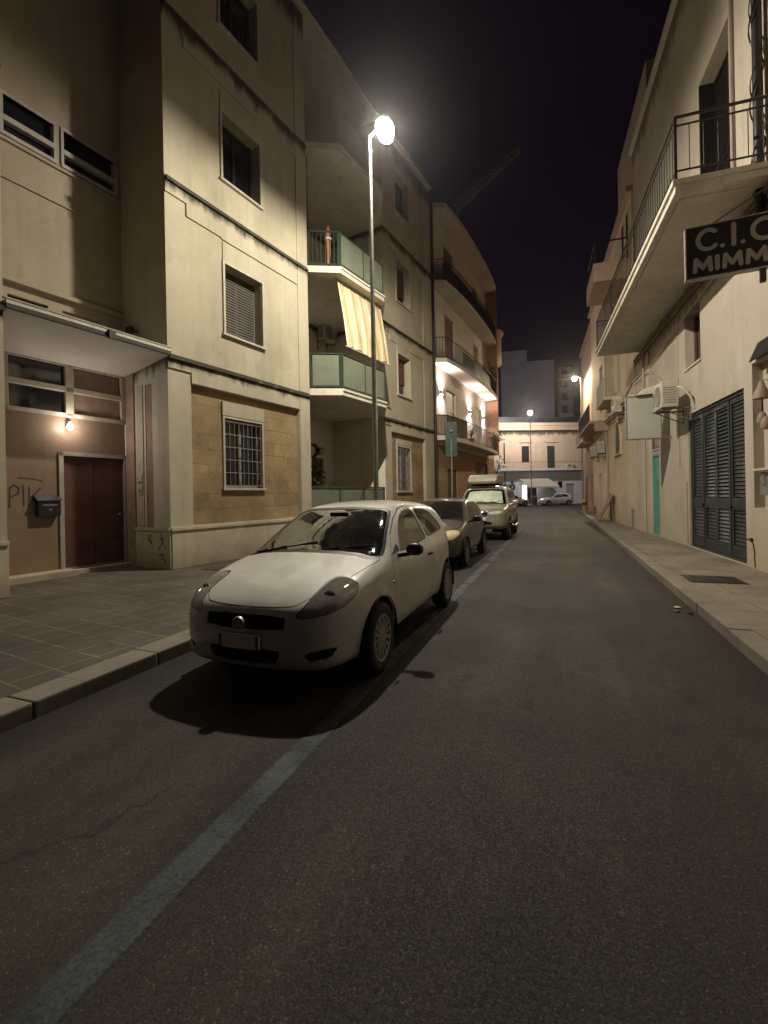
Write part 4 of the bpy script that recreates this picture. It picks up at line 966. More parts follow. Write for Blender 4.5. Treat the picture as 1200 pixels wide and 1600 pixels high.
w = lw(); w.box(4.55,9.05,-.12,-.0,.12,.85); w.build('terrace_wall', 'lb_recess', LB)
w = lw(); w.box(4.55,9.05,-2.4,-.12,.1,.32); w.build('bounce_floor', 'slab_w', LB)  # pale floor, added unseen to bounce lamp light into the loggia
w = lw()
for s in (4.60,6.1,7.55,8.98): w.box(s-.03,s+.03,-.08,-.02,.85,1.84)
w.box(4.57,9.03,-.085,-.015,1.82,1.87); w.box(4.57,9.03,-.085,-.015,.85,.90); tr = w.build('terrace_railing', 'green_f', LB)
for a, c in ((4.63,6.07),(6.13,7.52),(7.58,8.95)):
    w = lw(); w.box(a,c,-.058,-.046,.91,1.81); w.build('glass_panel', 'frost', tr)
for a, c, e, f in ((7.7,8.45,.9,3.05),(7.5,8.3,4.72,6.9),(7.5,8.3,8.3,10.3)):
    w = lw(); w.box(a,c,-2.56,-2.52,e,f); w.box(a,a+.05,-2.53,-2.50,e,f); w.box(c-.05,c,-2.53,-2.5,e,f); w.build('loggia_door', 'wood', LB)
w = lw(); w.tube([(13.78,.09,.12),(13.78,.09,TOP)], .055, 10)
for h in (2,5,8.3,11.5,14): w.tube([(13.78,.09,h),(13.78,.09,h+.05)], .068, 10)
w.build('downpipe', 'iron', LB, smooth=True)
w = lw(); w.tube([(13.70,.05,.12),(13.70,.05,TOP)], .018, 6); w.tube([(4.62,.03,11.5),(4.62,.03,8.2)], .012, 5); w.build('cable', 'black', LB)
# things fixed to, hung on or standing at the left building: built in its axes, free of it
def onL(name, label, cat, s=0, d=0, h=0, group=None):
    p = LB.location+Vector((math.cos(R(81.6))*s+math.sin(R(81.6))*d, math.sin(R(81.6))*s-math.cos(R(81.6))*d, h))
    return empty(name, p, R(81.6), label, cat, group)
t = onL('wall_lamp', 'lit round bulb on the marble wall above the red door', 'lamp', -1.15, -1.5, 3.03)
w = lw(); w.box(-.035,.035,.0,.03,.0,.14); w.tube([(0,.02,.10),(0,.09,.11),(0,.10,.07)], .012, 6); w.build('bracket', 'iron', t)
w = lw(); w.lathe([(.001,-.085),(.03,-.08),(.05,-.05),(.055,-.02),(.045,.02),(.022,.05),(.02,.075)], 18, (0,.10,0)); bulb = w.build('bulb', emit('lit_bulb', (1,.86,.72), 14), t, smooth=True)
L_ = bpy.data.lights.new('bulb_light', 'POINT'); L_.energy = 22; L_.color = (1,.86,.72); L_.shadow_soft_size = .09
lo = bpy.data.objects.new('bulb_light', L_); COL.objects.link(lo); lo.parent = t; lo.location = (0, -.24, -.02)
t = onL('letter_box', 'black wall letter box with a domed lid beside the red door', 'letter box', -1.55, -1.5, 1.28)
w = lw(); w.box(-.19,.19,.001,.15,0,.30); w.build('case', 'black', t, bevel=.015); w = lw(); w.add([(-.21,.0,.30),(.21,.0,.30),(.21,.18,.29),(-.21,.18,.29),(-.21,0,.40),(.21,0,.40)],[(0,3,2,1),(0,1,5,4),(3,4,5,2),(0,4,3),(1,2,5)]); w.build('lid', 'black', t)
w = lw(); w.box(-.12,.12,.151,.156,.19,.215); w.box(-.02,.02,.151,.16,.10,.13); w.build('slot', 'bars', t)
for s in (-.18,.10):
    pass
t = onL('intercom', 'small grey intercom panel with a dark camera square on the portal side', 'intercom', -.022, -.93, 1.66)
w = lw(); w.box(-.02,0,-.075,.075,.0,.42); w.build('plate', 'board_w', t, bevel=.004); w = lw(); w.box(-.026,-.02,-.04,.04,.04,.13); w.build('camera_square', 'strip', t); w = lw(); w.box(-.025,-.02,-.05,.05,.24,.27); w.build('button_row', 'black', t)
t = onL('floodlight', 'small unlit floodlight on the dark return wall above the portal canopy', 'floodlight', 0, -.95, 5.12)
w = lw(); w.tube([(0,0,0),(-.14,0,.0)], .015, 6); w.build('bracket', 'iron', t); w = lw(); w.box(-.22,-.12,-.12,.06,-.06,.07); w.build('head', 'iron', t, bevel=.01)
# striped awning over the first balcony
t = onL('awning', 'yellow and white striped awning let down in front of the loggia', 'awning', 5.30, 0, 0)
w = lw(); nx, nz = 40, 14; vs = []
for j in range(nz+1):
    for i in range(nx+1):
        u = i/nx; q = j/nz; s = .05+2.42*u+.06*q
        d = .52+.10*u+(.30)*q+.03*math.sin(u*31+.6*math.sin(q*4))*(.25+q)+.07*math.sin(q*3.0)*math.sin(u*3.1)+.012*math.sin(u*83)
        vs.append((s, d, 8.03-(2.03-.05*math.sin(u*9))*q))
w.add(vs, [(j*(nx+1)+i, j*(nx+1)+i+1, (j+1)*(nx+1)+i+1, (j+1)*(nx+1)+i) for j in range(nz) for i in range(nx)])
w.build('cloth', 'awning', t, smooth=True)
w = lw(); w.tube([(.0,.83,5.99),(2.55,.93,5.99)], .022, 8); w.build('front_bar', 'frame_w', t)
w = lw(); w.tube([(-.02,.50,8.04),(2.5,.60,8.04)], .035, 8); w.build('roller', 'frame_w', t)
for s, d in ((.45,.86),(2.5,.93)):
    w = lw(); w.tube([(s,d,6.0),(s+.35,d-.55,6.38)], .013, 6); w.build('arm', 'frame_w', t)
def ac_unit(t, mk, L=.8, dep=.30, H=.58, out=.12):
    w = mk(); w.box(0,L,out,out+dep,0,H); w.build('case', 'acw', t, bevel=.018)
    c = (L*.40, out+dep, H*.5)
    w = mk(); w.lathe([(.001,.004),(.05,.006),(.055,.012),(.22,.012),(.235,.022),(.25,.022),(.255,.0)], 28, (c[0], c[1]-.004, c[2]), 'y'); w.build('fan_grille', 'acgrille', t, smooth=True)
    w = mk()
    for i in range(7): w.box(-.004,.0,out+.04,out+dep-.04,.10+i*.06,.13+i*.06)
    w.build('side_vent', 'acgrille', t)
    w = mk(); w.box(L*.78,L*.95,out+dep,out+dep+.004,.1,.45); w.build('front_vent', 'acgrille', t)
    for s in (.12, L-.12):
        w = mk(); w.box(s-.02,s+.02,.0,out+dep+.03,-.045,-.003); w.box(s-.02,s+.02,0,.03,-.35,-.003); w.tube([(s,.02,-.33),(s,out+dep-.05,-.04)], .014, 6); w.build('bracket', 'bars', t)
t = onL('air_conditioner', 'air conditioner on the back wall of the loggia half hidden by the striped awning', 'air conditioner', 8.05, -2.4, 7.55, 'air conditioners on the walls')
ac_unit(t, lw, .85)
# loggia plants
def leafplant(t, mk, H, spread, n, leaf, seed, trunk=.02, pot=True):
    rnd = random.Random(seed)
    if pot:
        w = mk(); w.lathe([(.001,0),(.13,0),(.18,.28),(.19,.32),(.17,.32),(.15,.27),(.001,.26)], 18); w.build('pot', 'terra', t, smooth=True)
    st = mk(); lf = [mk(), mk()]
    for k in range(n):
        a = rnd.uniform(0, 6.28); r = spread*rnd.uniform(.25,1); hh = H*rnd.uniform(.55,1.0)
        p = [Vector((0,0,.25)), Vector((r*.25*math.cos(a), r*.25*math.sin(a), hh*.6)), Vector((r*.65*math.cos(a), r*.65*math.sin(a), hh)), Vector((r*math.cos(a), r*math.sin(a), hh*rnd.uniform(.8,.97)))]
        st.tube(p, trunk, 5, trunk*.35)
        for q in range(9):
            u = rnd.uniform(1.2, 3); i = min(2, int(u)); c = p[i].lerp(p[min(3, i+1)], u-i)
            dr = Vector((rnd.uniform(-1,1), rnd.uniform(-1,1), rnd.uniform(-.9,.4))).normalized(); sd = dr.cross(Vector((0,0,1))).normalized()*leaf*.22
            if sd.length < 1e-3: continue
            m_ = c+dr*leaf*.5+Vector((0,0,leaf*.08)); e = c+dr*leaf
            lf[rnd.random() < .35].add([tuple(c), tuple(m_+sd), tuple(e), tuple(m_-sd)], [(0,1,2),(0,2,3)])
    st.build('stem', 'stem', t); a_ = lf[0]; o = a_.build('foliage', 'leaf', t); lf[1].build('young_foliage', 'leaf2', t)
w = lw(); 
t = onL('potted_plant', 'tall drooping pot plant in the ground floor loggia behind the frosted railing', 'plant', 6.15, -1.2, .12)
leafplant(t, lw, 3.15, .95, 14, .42, 5, .022)
t = onL('potted_plant', 'low dark bushy plant just above the frosted terrace railing, left one of two', 'plant', 6.65, -.55, 1.45); leafplant(t, lw, .5, .38, 16, .16, 8, .008)
t = onL('potted_plant', 'small dry plant above the frosted terrace railing, nearer the lamp post', 'plant', 8.05, -.55, 1.42); leafplant(t, lw, .42, .35, 10, .12, 9, .008)
for s, nm in ((6.65,0),(8.05,1)):
    t = onL('plant_stand', ['iron stand under the low dark bushy loggia plant','iron stand under the small dry loggia plant'][nm], 'stand', s, -.55, .12)
    w = lw()
    for a in (-.13,.13):
        for c in (-.13,.13): w.tube([(a,c,0),(a,c,1.28)], .012, 6)
    w.box(-.16,.16,-.16,.16,1.27,1.295); w.build('frame', 'iron', t)
t = onL('rolled_umbrella', 'rolled orange parasol leaning inside the corner of the second balcony', 'parasol', 5.02, .45, 8.28)
w = lw(); w.tube([(0,0,0),(.02,.0,.5),(0,0,1.0)], .05, 9, .075); w.tube([(0,0,.98),(.01,0,1.2)], .08, 9, .045); w.build('cloth', 'terra', t, smooth=True); w = lw(); w.lathe([(.09,0),(.105,.01),(.105,.05),(.09,.06)], 12, (0,0,.8)); w.build('tie', 'board_w', t)
# ------------------------------------------------------------------ street lamps
def street_lamp(name, loc, H, arm, armdir, label, pr=.075, r1=.038, col=(1,.915,.76), power=1100, spot=True, bulbs=9):
    t = empty(name, loc, armdir, label, 'street lamp', 'street lamps')
    w = MB(); w.tube([(0,0,0),(0,0,1.2),(0,0,H)], pr, 14, r1); w.build('pole', 'pole', t, smooth=True)
    w = MB(); w.lathe([(pr*2.1,0),(pr*2.1,.03),(pr*1.3,.06),(pr*1.15,.35),(pr*1.0,.36)], 16); w.build('base_collar', 'pole', t, smooth=True)
    w = MB(); w.box(-pr*.7,pr*.7,-pr-.012,-pr+.02,1.0,1.35); w.build('hatch', 'steel', t, bevel=.004)
    if not spot:
        w = MB(); w.lathe([(r1,0),(.11,.02),(.12,.06),(.05,.08)], 16, (0,0,H-.02)); w.build('lamp_base', 'pole', t, smooth=True)
        w = MB(); w.lathe([(.001,.0)]+[(.26*math.sin(a), .26-.26*math.cos(a)) for a in np.linspace(.2,3.0,14)]+[(.001,.52)], 20, (0,0,H+.05)); w.build('lamp_glass', lampglass('lit_globe_glass', (1,.95,.93), bulbs), t, smooth=True)
        L = bpy.data.lights.new('street_light', 'POINT'); L.energy = power; L.color = col; L.shadow_soft_size = .12
        lo = bpy.data.objects.new('street_light', L); COL.objects.link(lo); lo.parent = t; lo.location = (0, 0, H+.31); return t
    w = MB(); w.tube([(0,0,H-.02),(arm*.5,0,H+.10),(arm*.8,0,H+.12)], r1*.9, 8); w.build('arm', 'pole', t, smooth=True)
    hd = MB(); L2, W2 = .185, .27
    n = 24; ring = lambda k, z: [(arm+L2*k*math.cos(2*math.pi*i/n), W2*k*math.sin(2*math.pi*i/n), H+z) for i in range(n)]
    rs = [ring(1,.085), ring(1.03,.10), ring(.98,.15), ring(.72,.215), ring(.3,.245)]
    vs = [p for r_ in rs for p in r_]; hd.add(vs, [(k*n+i, k*n+(i+1)%n, (k+1)*n+(i+1)%n, (k+1)*n+i) for k in range(4) for i in range(n)]+[tuple(range(4*n,5*n))])
    h1_ = hd.build('lamp_head', 'pole', t, smooth=True)
    gl = MB(); rs = [ring(.98,.083), ring(.95,-.03), ring(.80,-.12), ring(.45,-.175), ring(.1,-.185)]
    vs = [p for r_ in rs for p in r_]; gl.add(vs, [(k*n+i, k*n+(i+1)%n, (k+1)*n+(i+1)%n, (k+1)*n+i) for k in range(4) for i in range(n)]+[tuple(range(4*n,5*n))])
    h2_ = gl.build('lamp_glass', lampglass('lit_lamp_glass', (1,.93,.82) if spot else (.88,.92,1), bulbs), t, smooth=True)
    if spot:                                                # a row of diodes under the lid and the frosted plate below them
        for y in (-.10,-.035,.035,.10):
            L = bpy.data.lights.new('street_light', 'POINT'); L.energy = power*.42/4; L.color = col; L.shadow_soft_size = .026
            lo = bpy.data.objects.new('street_light', L); COL.objects.link(lo); lo.parent = t; lo.location = (arm, y, H+.069)
        for sg_, k_ in ((1,.62),(-1,.10)):               # its lenses throw most of the light along the street
            L = bpy.data.lights.new('street_light', 'SPOT'); L.energy = power*k_; L.color = col; L.shadow_soft_size = .03; L.spot_size = R(92); L.spot_blend = 1
            lo = bpy.data.objects.new('street_light', L); COL.objects.link(lo); lo.parent = t; lo.location = (arm, sg_*.08, H+.05); lo.rotation_euler = (sg_*R(60), 0, 0)
        L = bpy.data.lights.new('street_light', 'AREA'); L.shape = 'ELLIPSE'; L.size = .28; L.size_y = .44; L.energy = power*.20; L.color = col
        lo = bpy.data.objects.new('street_light', L); COL.objects.link(lo); lo.parent = t; lo.location = (arm, 0, H+.06); lo.rotation_euler = (0, R(-6), 0)
    if spot:                                             # the head is tipped up a few degrees over the road
        for o_ in (h1_, h2_): o_.rotation_euler = (0, R(-6), 0); o_.location = (arm-arm*math.cos(R(6))+H*math.sin(R(6)), 0, H-H*math.cos(R(6))-arm*math.sin(R(6)))
    return t
street_lamp('street_lamp', (-3.65,9.13,.118), 9.15, .36, 0, 'tall lit street lamp on a slim grey pole behind the white hatchback', power=2850)
street_lamp('street_lamp', (1.72,37.0,.12), 9.9, .42, R(180), 'warm lit street lamp at the right-hand corner before the far junction', power=2000, col=(1,.80,.52))
street_lamp('street_lamp', EP(-4.0,3.2,.0), 10.6, .25, R(-64), 'white lit street lamp in front of the peach house across the end of the street', power=3000, col=(1,.91,.84), spot=False, bulbs=40)
# ------------------------------------------------------------------ right-hand buildings
RB = empty('plastered_house', (3.15, 11.6, 0), R(93), 'beige plastered house with a long balcony and dark green louvred doors on the right', 'house')
def rw(): return MB(1)
b = rw()
b.wall(-1.68, 7.45, .10, 13.9, 0, [(-1.38,1.76,.14,3.40,.16),(.80,1.90,4.55,5.88,.26),(-1.0,.62,6.58,10.6,.34),(4.6,5.7,6.6,9.0,.22),(5.9,6.4,5.05,5.9,.2),(4.52,5.34,.16,2.68,.06),(4.52,5.34,2.84,3.5,.06)])
b.wall(-9, -1.68, .10, 13.9, 0, [(-3.4,-1.72,1.2,3.74,.16)]); b.quad((-3.4,-.16,1.2),(-1.72,-.16,1.2),(-1.72,-.16,3.74),(-3.4,-.16,3.74))
b.sheet(7.45,-6,0,0,13.9); b.build('wall', 'rb', RB)
b = rw(); b.box(-9,7.5,-6,.12,13.9,14.02); b.box(-9,7.45,-6,-.1,13.85,13.899); b.build('roof', 'slab', RB)
b = rw(); b.box(-9,7.45,.0,.10,6.28,6.34); b.box(-9,7.45,0,.06,6.18,6.281); b.build('string_course', 'rb', RB, bevel=.012)
b = rw(); b.box(5.45,7.45,0,.06,.12,6.1); b.build('pilaster', 'rb', RB, bevel=.006)
# louvred double door
fr = rw()
for q in ((-1.38,1.76,3.33,3.40),(-1.38,-1.30,.14,3.33),(1.68,1.76,.14,3.33),(-1.38,1.76,.14,.19)): fr.box(q[0],q[1],-.13,-.04,q[2],q[3])
door = fr.build('louvred_door', 'louver', RB, bevel=.006)
for k in range(4):
    s0 = -1.30+k*.745; s1 = s0+.74; d0 = -.11+.012*(k%2)
    w = rw(); rl = .085
    for q in ((s0,s0+rl,.2,3.32),(s1-rl,s1,.2,3.32),(s0+rl,s1-rl,3.22,3.32),(s0+rl,s1-rl,1.12,1.36),(s0+rl,s1-rl,.2,.42)): w.box(q[0],q[1],d0,d0+.045,q[2],q[3])
    lf = w.build('door_leaf', 'louver', door, bevel=.004)
    w = rw()
    for (z0, z1) in ((.42,1.12),(1.36,3.22)):
        m_ = int((z1-z0)/.075); dz = (z1-z0)/m_
        for i in range(m_):
            z = z0+i*dz
            tilt = .035 if (k in (1,)) or (k == 2 and 1.36 <= z < 2.5) or (k == 3 and z < 1.1) else .018
            w.add([(s0+rl,d0+.002,z+dz*.95),(s1-rl,d0+.002,z+dz*.95),(s1-rl,d0+.010,z+dz),(s0+rl,d0+.010,z+dz),(s0+rl,d0+tilt,z+dz*.18),(s1-rl,d0+tilt,z+dz*.18),(s1-rl,d0+tilt+.006,z+dz*.28),(s0+rl,d0+tilt+.006,z+dz*.28)],
                  [(0,1,5,4),(2,3,7,6),(4,5,6,7),(0,3,2,1)])
    w.build('louvre_slats', 'louver', lf)
w = rw(); w.quad((-1.38,-.155,.14),(1.76,-.155,.14),(1.76,-.155,3.4),(-1.38,-.155,3.4)); w.build('door_backing', 'soft_black', door)
w = rw(); w.box(-.62,-.50,-.06,-.02,1.16,1.20); w.box(.95,1.0,-.06,-.02,1.14,1.22); w.build('bolt', 'iron', door)
w = rw(); w.tube([(-1.36,.0,.62),(-1.62,.02,.62)], .012, 6); w.tube([(-1.62,-.01,.62),(-1.62,.035,.62)], .035, 8); w.build('door_hook', 'iron', RB)
w = rw(); w.tube([(-1.66,.01,.56),(-1.72,.012,.40),(-1.70,.012,.30),(-1.74,.012,.15)], .011, 5); w.build('cable', 'stem', RB)
# square window, small window, balcony doors, narrow green door
def rwin(a, c, e, f, dep, mat='pane', nm='window', sill=True, bars=True):
    w = rw()
    for q in ((a,a+.06,e,f),(c-.06,c,e,f),(a,c,e,e+.06),(a,c,f-.06,f)): w.box(q[0],q[1],-dep,-dep+.05,q[2],q[3])
    o = w.build(nm, 'wood' if mat != 'greendoor' else 'greendoor', RB)
    w = rw(); w.quad((a,-dep+.012,e),(c,-dep+.012,e),(c,-dep+.012,f),(a,-dep+.012,f)); w.build('pane', mat, o)
    if sill: w = rw(); w.box(a-.05,c+.05,-dep,.03,e-.05,e-.001); w.build('sill', 'slab', o, bevel=.005)
    return o
rwin(.80,1.90,4.55,5.88,.25); rwin(5.9,6.4,5.05,5.9,.19)
rwin(4.52,5.34,2.84,3.5,.055,'pane_pink')
o = rwin(4.52,5.34,.16,2.68,.055,'greendoor','side_door',False)
w = rw(); w.lathe([(.001,0),(.02,0),(.025,.03),(.001,.05)], 10, (4.62,-.045,1.2), 'y'); w.build('knob', 'steel', o)
for a, c, e, f, dep in ((-1.0,.62,6.6,10.6,.33),(4.6,5.7,6.62,9.0,.21)):
    w = rw(); m_ = (a+c)/2
    for q in ((a,a+.07,e,f),(c-.07,c,e,f),(m_-.06,m_+.06,e,f),(a,c,f-.08,f),(a,c,e,e+.2),(a,c,(e+f)/2-.05,(e+f)/2+.05)): w.box(q[0],q[1],-dep,-dep+.05,q[2],q[3])
    n = int((f-e-.3)/.07)
    for i in range(n): z = e+.22+i*.07; w.box(a+.07,c-.07,-dep+.012,-dep+.03,z,z+.045)
    w.box(c-.05,c-.004,-dep+.05,-.005,e,f-.01)
    w.build('balcony_door', 'louver' if a > 0 else 'iron', RB)
    w = rw(); w.quad((a,-dep+.008,e),(c,-dep+.008,e),(c,-dep+.008,f),(a,-dep+.008,f)); w.build('door_backing', 'soft_black', RB)
# long balcony
b = rw(); b.box(-2.80,6.62,0,1.42,6.40,6.58); b.box(-2.83,6.65,0,1.46,6.52,6.61); b.build('balcony_slab', 'slab', RB, bevel=.012)
b = rw(); b.box(-2.6,6.4,.35,1.30,6.385,6.3999); b.build('slab_soffit', 'slab', RB)
b = rw(); ht = 7.64
for a, c in (((-2.78,.02),(-2.78,1.40)),((-2.78,1.40),(6.58,1.40)),((6.58,1.40),(6.58,.02))):
    for z, r_ in ((ht,.024),(ht-.14,.015),(6.76,.015)): b.tube([(a[0],a[1],z),(c[0],c[1],z)], r_, 6)
for s in (-2.78,.35,3.5,6.58): b.box(s-.02,s+.02,1.38,1.42,6.6,ht)
rl = b.build('balcony_railing', 'iron', RB)
b = rw(); n = 58
for i in range(1,n): s = -2.78+9.36*i/n; b.tube([(s,1.40,6.76),(s,1.40,ht-.14)], .008, 5)
for i in range(1,7): d = 1.4*i/7; b.tube([(-2.78,d,6.76),(-2.78,d,ht-.14)], .008, 5)
b.build('railing_bars', 'iron', rl)
# pipe on the facade and the cables wound round it
b = rw(); b.tube([(-2.42,.12,5.6),(-2.42,.12,14)], .07, 10); b.build('wall_pipe', 'iron', RB, smooth=True)
b = rw(); b.tube([(-1.22,.03,6.62),(-1.22,.03,13.8)], .035, 8); b.build('downpipe', 'strip', RB, smooth=True)
b = rw(); hx = [(-2.42+.095*math.cos(z*5), .13+.095*math.sin(z*5), z) for z in np.arange(5.4, 12, .08)]; b.tube(hx, .013, 5); b.tube([(p[0]*1.0-.05, p[1]+.01, p[2]+.3) for p in hx], .010, 5); b.build('cable', 'black', RB)
b = rw(); b.tube([(2.42,.02,6.2),(2.42,.02,2.1)], .008, 5); b.tube([(5.92,.10,.15),(5.9,.10,6.2)], .035, 7); b.tube([(1.9,.015,1.75),(1.9,.015,.2)], .012, 5)
b.tube([(7.4,.09,5.55),(4,.07,5.6),(2.4,.06,5.75),(-2.5,.06,6.1)], .018, 5); b.tube([(7.4,.09,5.42),(5,.07,5.35),(3.2,.06,4.5)], .012, 5); b.build('conduit', 'rb_up', RB)
# things in the niche and on the wall
def onR(name, label, cat, s=0, d=0, h=0, group=None):
    p = RB.location+Vector((math.cos(R(93))*s-math.sin(R(93))*d, math.sin(R(93))*s+math.cos(R(93))*d, h))
    return empty(name, p, R(93), label, cat, group)
t = onR('meter_box', 'dark grey meter box in the wall niche at the right edge', 'meter box', -2.1, -.155, 1.42)
w = rw(); w.box(-.30,.16,0,.16,0,.40); w.build('case', 'bars', t, bevel=.012); w = rw(); w.box(-.05,.10,.161,.17,.18,.36); w.build('dial_window', 'steel', t); w = rw(); w.box(-.36,.24,0,.24,.42,.46); w.build('shelf', 'slab', t)
t = onR('wall_canopy', 'small dark metal canopy above the wall niche at the right edge', 'canopy', -1.75, 0, 3.76)
w = rw(); w.add([(-1.5,.0,.28),(-.20,.0,.28),(-.10,.09,.0),(-1.5,.09,0),(-1.5,0,.24),(-.20,0,.24),(-.10,.09,-.03),(-1.5,.09,-.03)], [(0,1,2,3),(4,7,6,5),(0,4,5,1),(1,5,6,2),(2,6,7,3),(3,7,4,0)]); w.build('sheet', 'soft_black', t)
t = onR('wall_ornament', 'brown ceramic bell-shaped fitting hung in the wall niche', 'fitting', -2.02, -.155, 2.95)
w = rw(); w.lathe([(.13,0),(.11,.10),(.06,.2),(.03,.3),(.001,.32)], 14, (0,.14,.12)); w.build('bell', 'strip', t, smooth=True)
for x_, z_ in ((.1,-.32),(-.03,-.42)):
    w = rw(); w.lathe([(.001,0),(.07,.03),(.08,.10),(.05,.2),(.001,.24)], 12, (x_,.10,z_)); w.build('hanging_weight', 'strip', t, smooth=True)
w = rw(); w.tube([(0,0,.43),(0,.14,.43),(.03,.12,-.1)], .012, 5); w.build('hanger', 'iron', t)
# the black letter sign
sg = empty('shop_sign', (1.99, 8.60, 4.90), R(-3.5), 'black box sign with rounded grey letters sticking out under the right balcony', 'sign')
w = MB(); w.box(0,1.33,-.0,.10,0,.80); w.build('panel', 'soft_black', sg, bevel=.006)
w = MB(); w.box(-.016,.0,-.012,.112,-.012,.812); w.box(0,1.33,-.012,.112,-.016,-.0); w.box(0,1.33,-.012,.112,.80,.814); w.build('frame', 'frame_g', sg)
def letter(strokes, name='letter'):
    """one rounded stroke letter, 5 mm proud of the panel"""
    w = MB(); hw = .031
    for k_, st in enumerate(strokes):
        st = [Vector(p) for p in st]; n = len(st); y1 = -.005-.0006*k_
        ang = [math.atan2((st[min(i+1,n-1)]-st[max(i-1,0)]).y, (st[min(i+1,n-1)]-st[max(i-1,0)]).x) for i in range(n)] if n > 1 else [0]
        if n > 1:
            for i in range(n-1):
                d = (st[i+1]-st[i]).normalized(); nn = Vector((-d.y, d.x))*hw; yy = y1-.00012*i
                c = [st[i]+nn, st[i+1]+nn, st[i+1]-nn, st[i]-nn]
                w.vprism([(p.x,p.y) for p in c], yy, .001)
        for i, p in enumerate(st): w.vprism([(p.x+hw*math.cos(a), p.y+hw*math.sin(a)) for a in np.linspace(0, 2*math.pi, 16, endpoint=False)], y1-.00006-.00012*i, .001)
    return w.build(name, 'letters', sg)
def carc(cx, cz, rx, rz): return [(cx+rx*math.cos(a), cz+rz*math.sin(a)) for a in np.linspace(R(48), R(312), 20)]
letter([carc(.29,.575,.135,.15)]); letter([[(.475,.437)]], 'full_stop'); letter([[(.62,.735),(.62,.425)]]); letter([[(.735,.437)]], 'full_stop'); letter([carc(1.0,.575,.145,.15)])
def em(x, w_): return [[(x,.10),(x+.015,.285),(x+w_/2,.14),(x+w_-.015,.285),(x+w_,.10)]]
letter(em(.11,.21)); letter([[(.405,.285),(.405,.10)]]); letter(em(.495,.21)); letter(em(.79,.22))
w = MB(); w.box(.95,1.02,.02,.08,-.22,-.016); w.tube([(.3,.05,.80),(1.33,.05,1.35)], .012, 6); w.box(1.31,1.36,-.0,.10,-.22,.85); w.build('bracket', 'iron', sg)
# air conditioner and the blank projecting board
t = onR('air_conditioner', 'ivory air conditioner on brackets beside the blank cream board', 'air conditioner', 1.38, 0, 3.58, 'air conditioners on the walls'); ac_unit(t, rw, .85, .36, .64, .30)
w = rw(); w.tube([(.05,.34,.5),(-.10,.24,.42),(-.16,.10,.2),(-.14,.01,-.1)], .03, 8); w.build('hose', 'acw', t, smooth=True)
t = onR('projecting_board', 'blank cream sign board standing out from the right wall', 'sign', 3.15, 0, 3.02)
w = rw(); w.box(-.05,.05,.28,1.12,0,1.17); w.build('panel', 'board_w', t); w = rw()
for q in ((.25,.28,-.03,1.20),(1.12,1.15,-.03,1.20),(.28,1.12,-.03,0),(.28,1.12,1.17,1.20)): w.box(-.06,.06,q[0],q[1],q[2],q[3])
w.tube([(0,0,.0),(0,.28,0)], .018, 6); w.tube([(0,0,1.15),(0,.28,1.15)], .018, 6); w.build('frame', 'bars', t)
# white bundle on the board
t = onR('floodlight', 'white floodlight with an upright fin above the blank cream board', 'floodlight', 3.15, .62, 4.222)
w = rw(); w.add([(-.15,-.30,.02),(.15,-.30,.02),(.15,.30,.0),(-.15,.30,0),(-.12,-.25,.26),(.12,-.25,.26),(.1,.1,.16),(-.1,.1,.16)], [(0,3,2,1),(4,5,6,7),(0,1,5,4),(1,2,6,5),(2,3,7,6),(3,0,4,7)]); w.build('head', 'acw', t, bevel=.02)
w = rw(); w.vprism([(-.02,.20),(.06,.20),(.05,.48),(-.03,.50)], -.12, -.04); w.build('fin', 'frame_w', t, bevel=.01)
# ---- second house on the right
R2 = empty('ochre_house', (2.76, 19.04, 0), R(92.5), 'worn ochre house with an arched window, third along the right pavement after the long balcony', 'house')
R2['label'] = 'worn ochre stone house with an arched window beyond the long balcony'
b = rw(); b.wall(0, 13, .08, 12.6, .06, [(4.25,5.95,.9,3.0,.0),(.55,1.15,.12,.85,.05)][1:]+[(3.1,4.5,5.9,8.2,.2),(8.2,9.4,5.9,8.4,.2),(9.2,10.3,.14,2.6,.2)]); b.sheet(0,-5,.06,.08,12.6); b.build('wall', 'rb2', R2)
b = rw(); b.box(0,13,-5,.22,12.6,12.8); b.build('roof', 'rb3', R2)
b = rw(); b.box(.0,6,-5,-.5,12.8,17.2); b.build('roof_storey', 'rb3', R2)
b = rw(); b.box(.02,13,.06,.20,4.95,5.03); b.box(.02,13,.06,.28,5.03,5.12); b.build('string_course', 'rb2', R2, bevel=.01)
ar = [(3.0,3.2),(4.35,3.2)]+[(3.675+.675*math.cos(a), 3.75+.85*math.sin(a)) for a in np.linspace(0, math.pi, 17)]
w = rw(); w.vprism(ar, .062, .07); o = w.build('arched_window', 'shutter', R2)
w = rw(); ro = [(3.675+.78*math.cos(a), 3.75+.97*math.sin(a)) for a in np.linspace(0, math.pi, 17)]; ri = [(3.675+.675*math.cos(a), 3.75+.85*math.sin(a)) for a in np.linspace(0, math.pi, 17)]
for i in range(16): w.vprism([ro[i], ro[i+1], ri[i+1], ri[i]], .06, .12)
w.box(2.895,3.0,.06,.12,3.2,3.75); w.box(4.35,4.455,.06,.12,3.2,3.75); w.box(2.85,4.5,.06,.15,3.13,3.2); w.build('arch_surround', 'rb2', o)
for a, c, e, f in ((3.1,4.5,5.9,8.2),(8.2,9.4,5.9,8.4)):
    w = rw(); w.box(a,c,-.13,-.10,e,f); w.build('window', 'board_w' if a < 4 else 'greendoor', R2)
w = rw(); w.box(9.2,10.3,-.13,-.10,.14,2.6); w.build('side_door', 'wood', R2)
w = rw(); w.box(.55,1.15,.012,.035,.12,.85); w.build('cellar_vent', 'bars', R2)
w = rw(); w.box(12.2,12.8,.061,.075,.15,.62); w.build('cellar_vent', 'soft_black', R2)
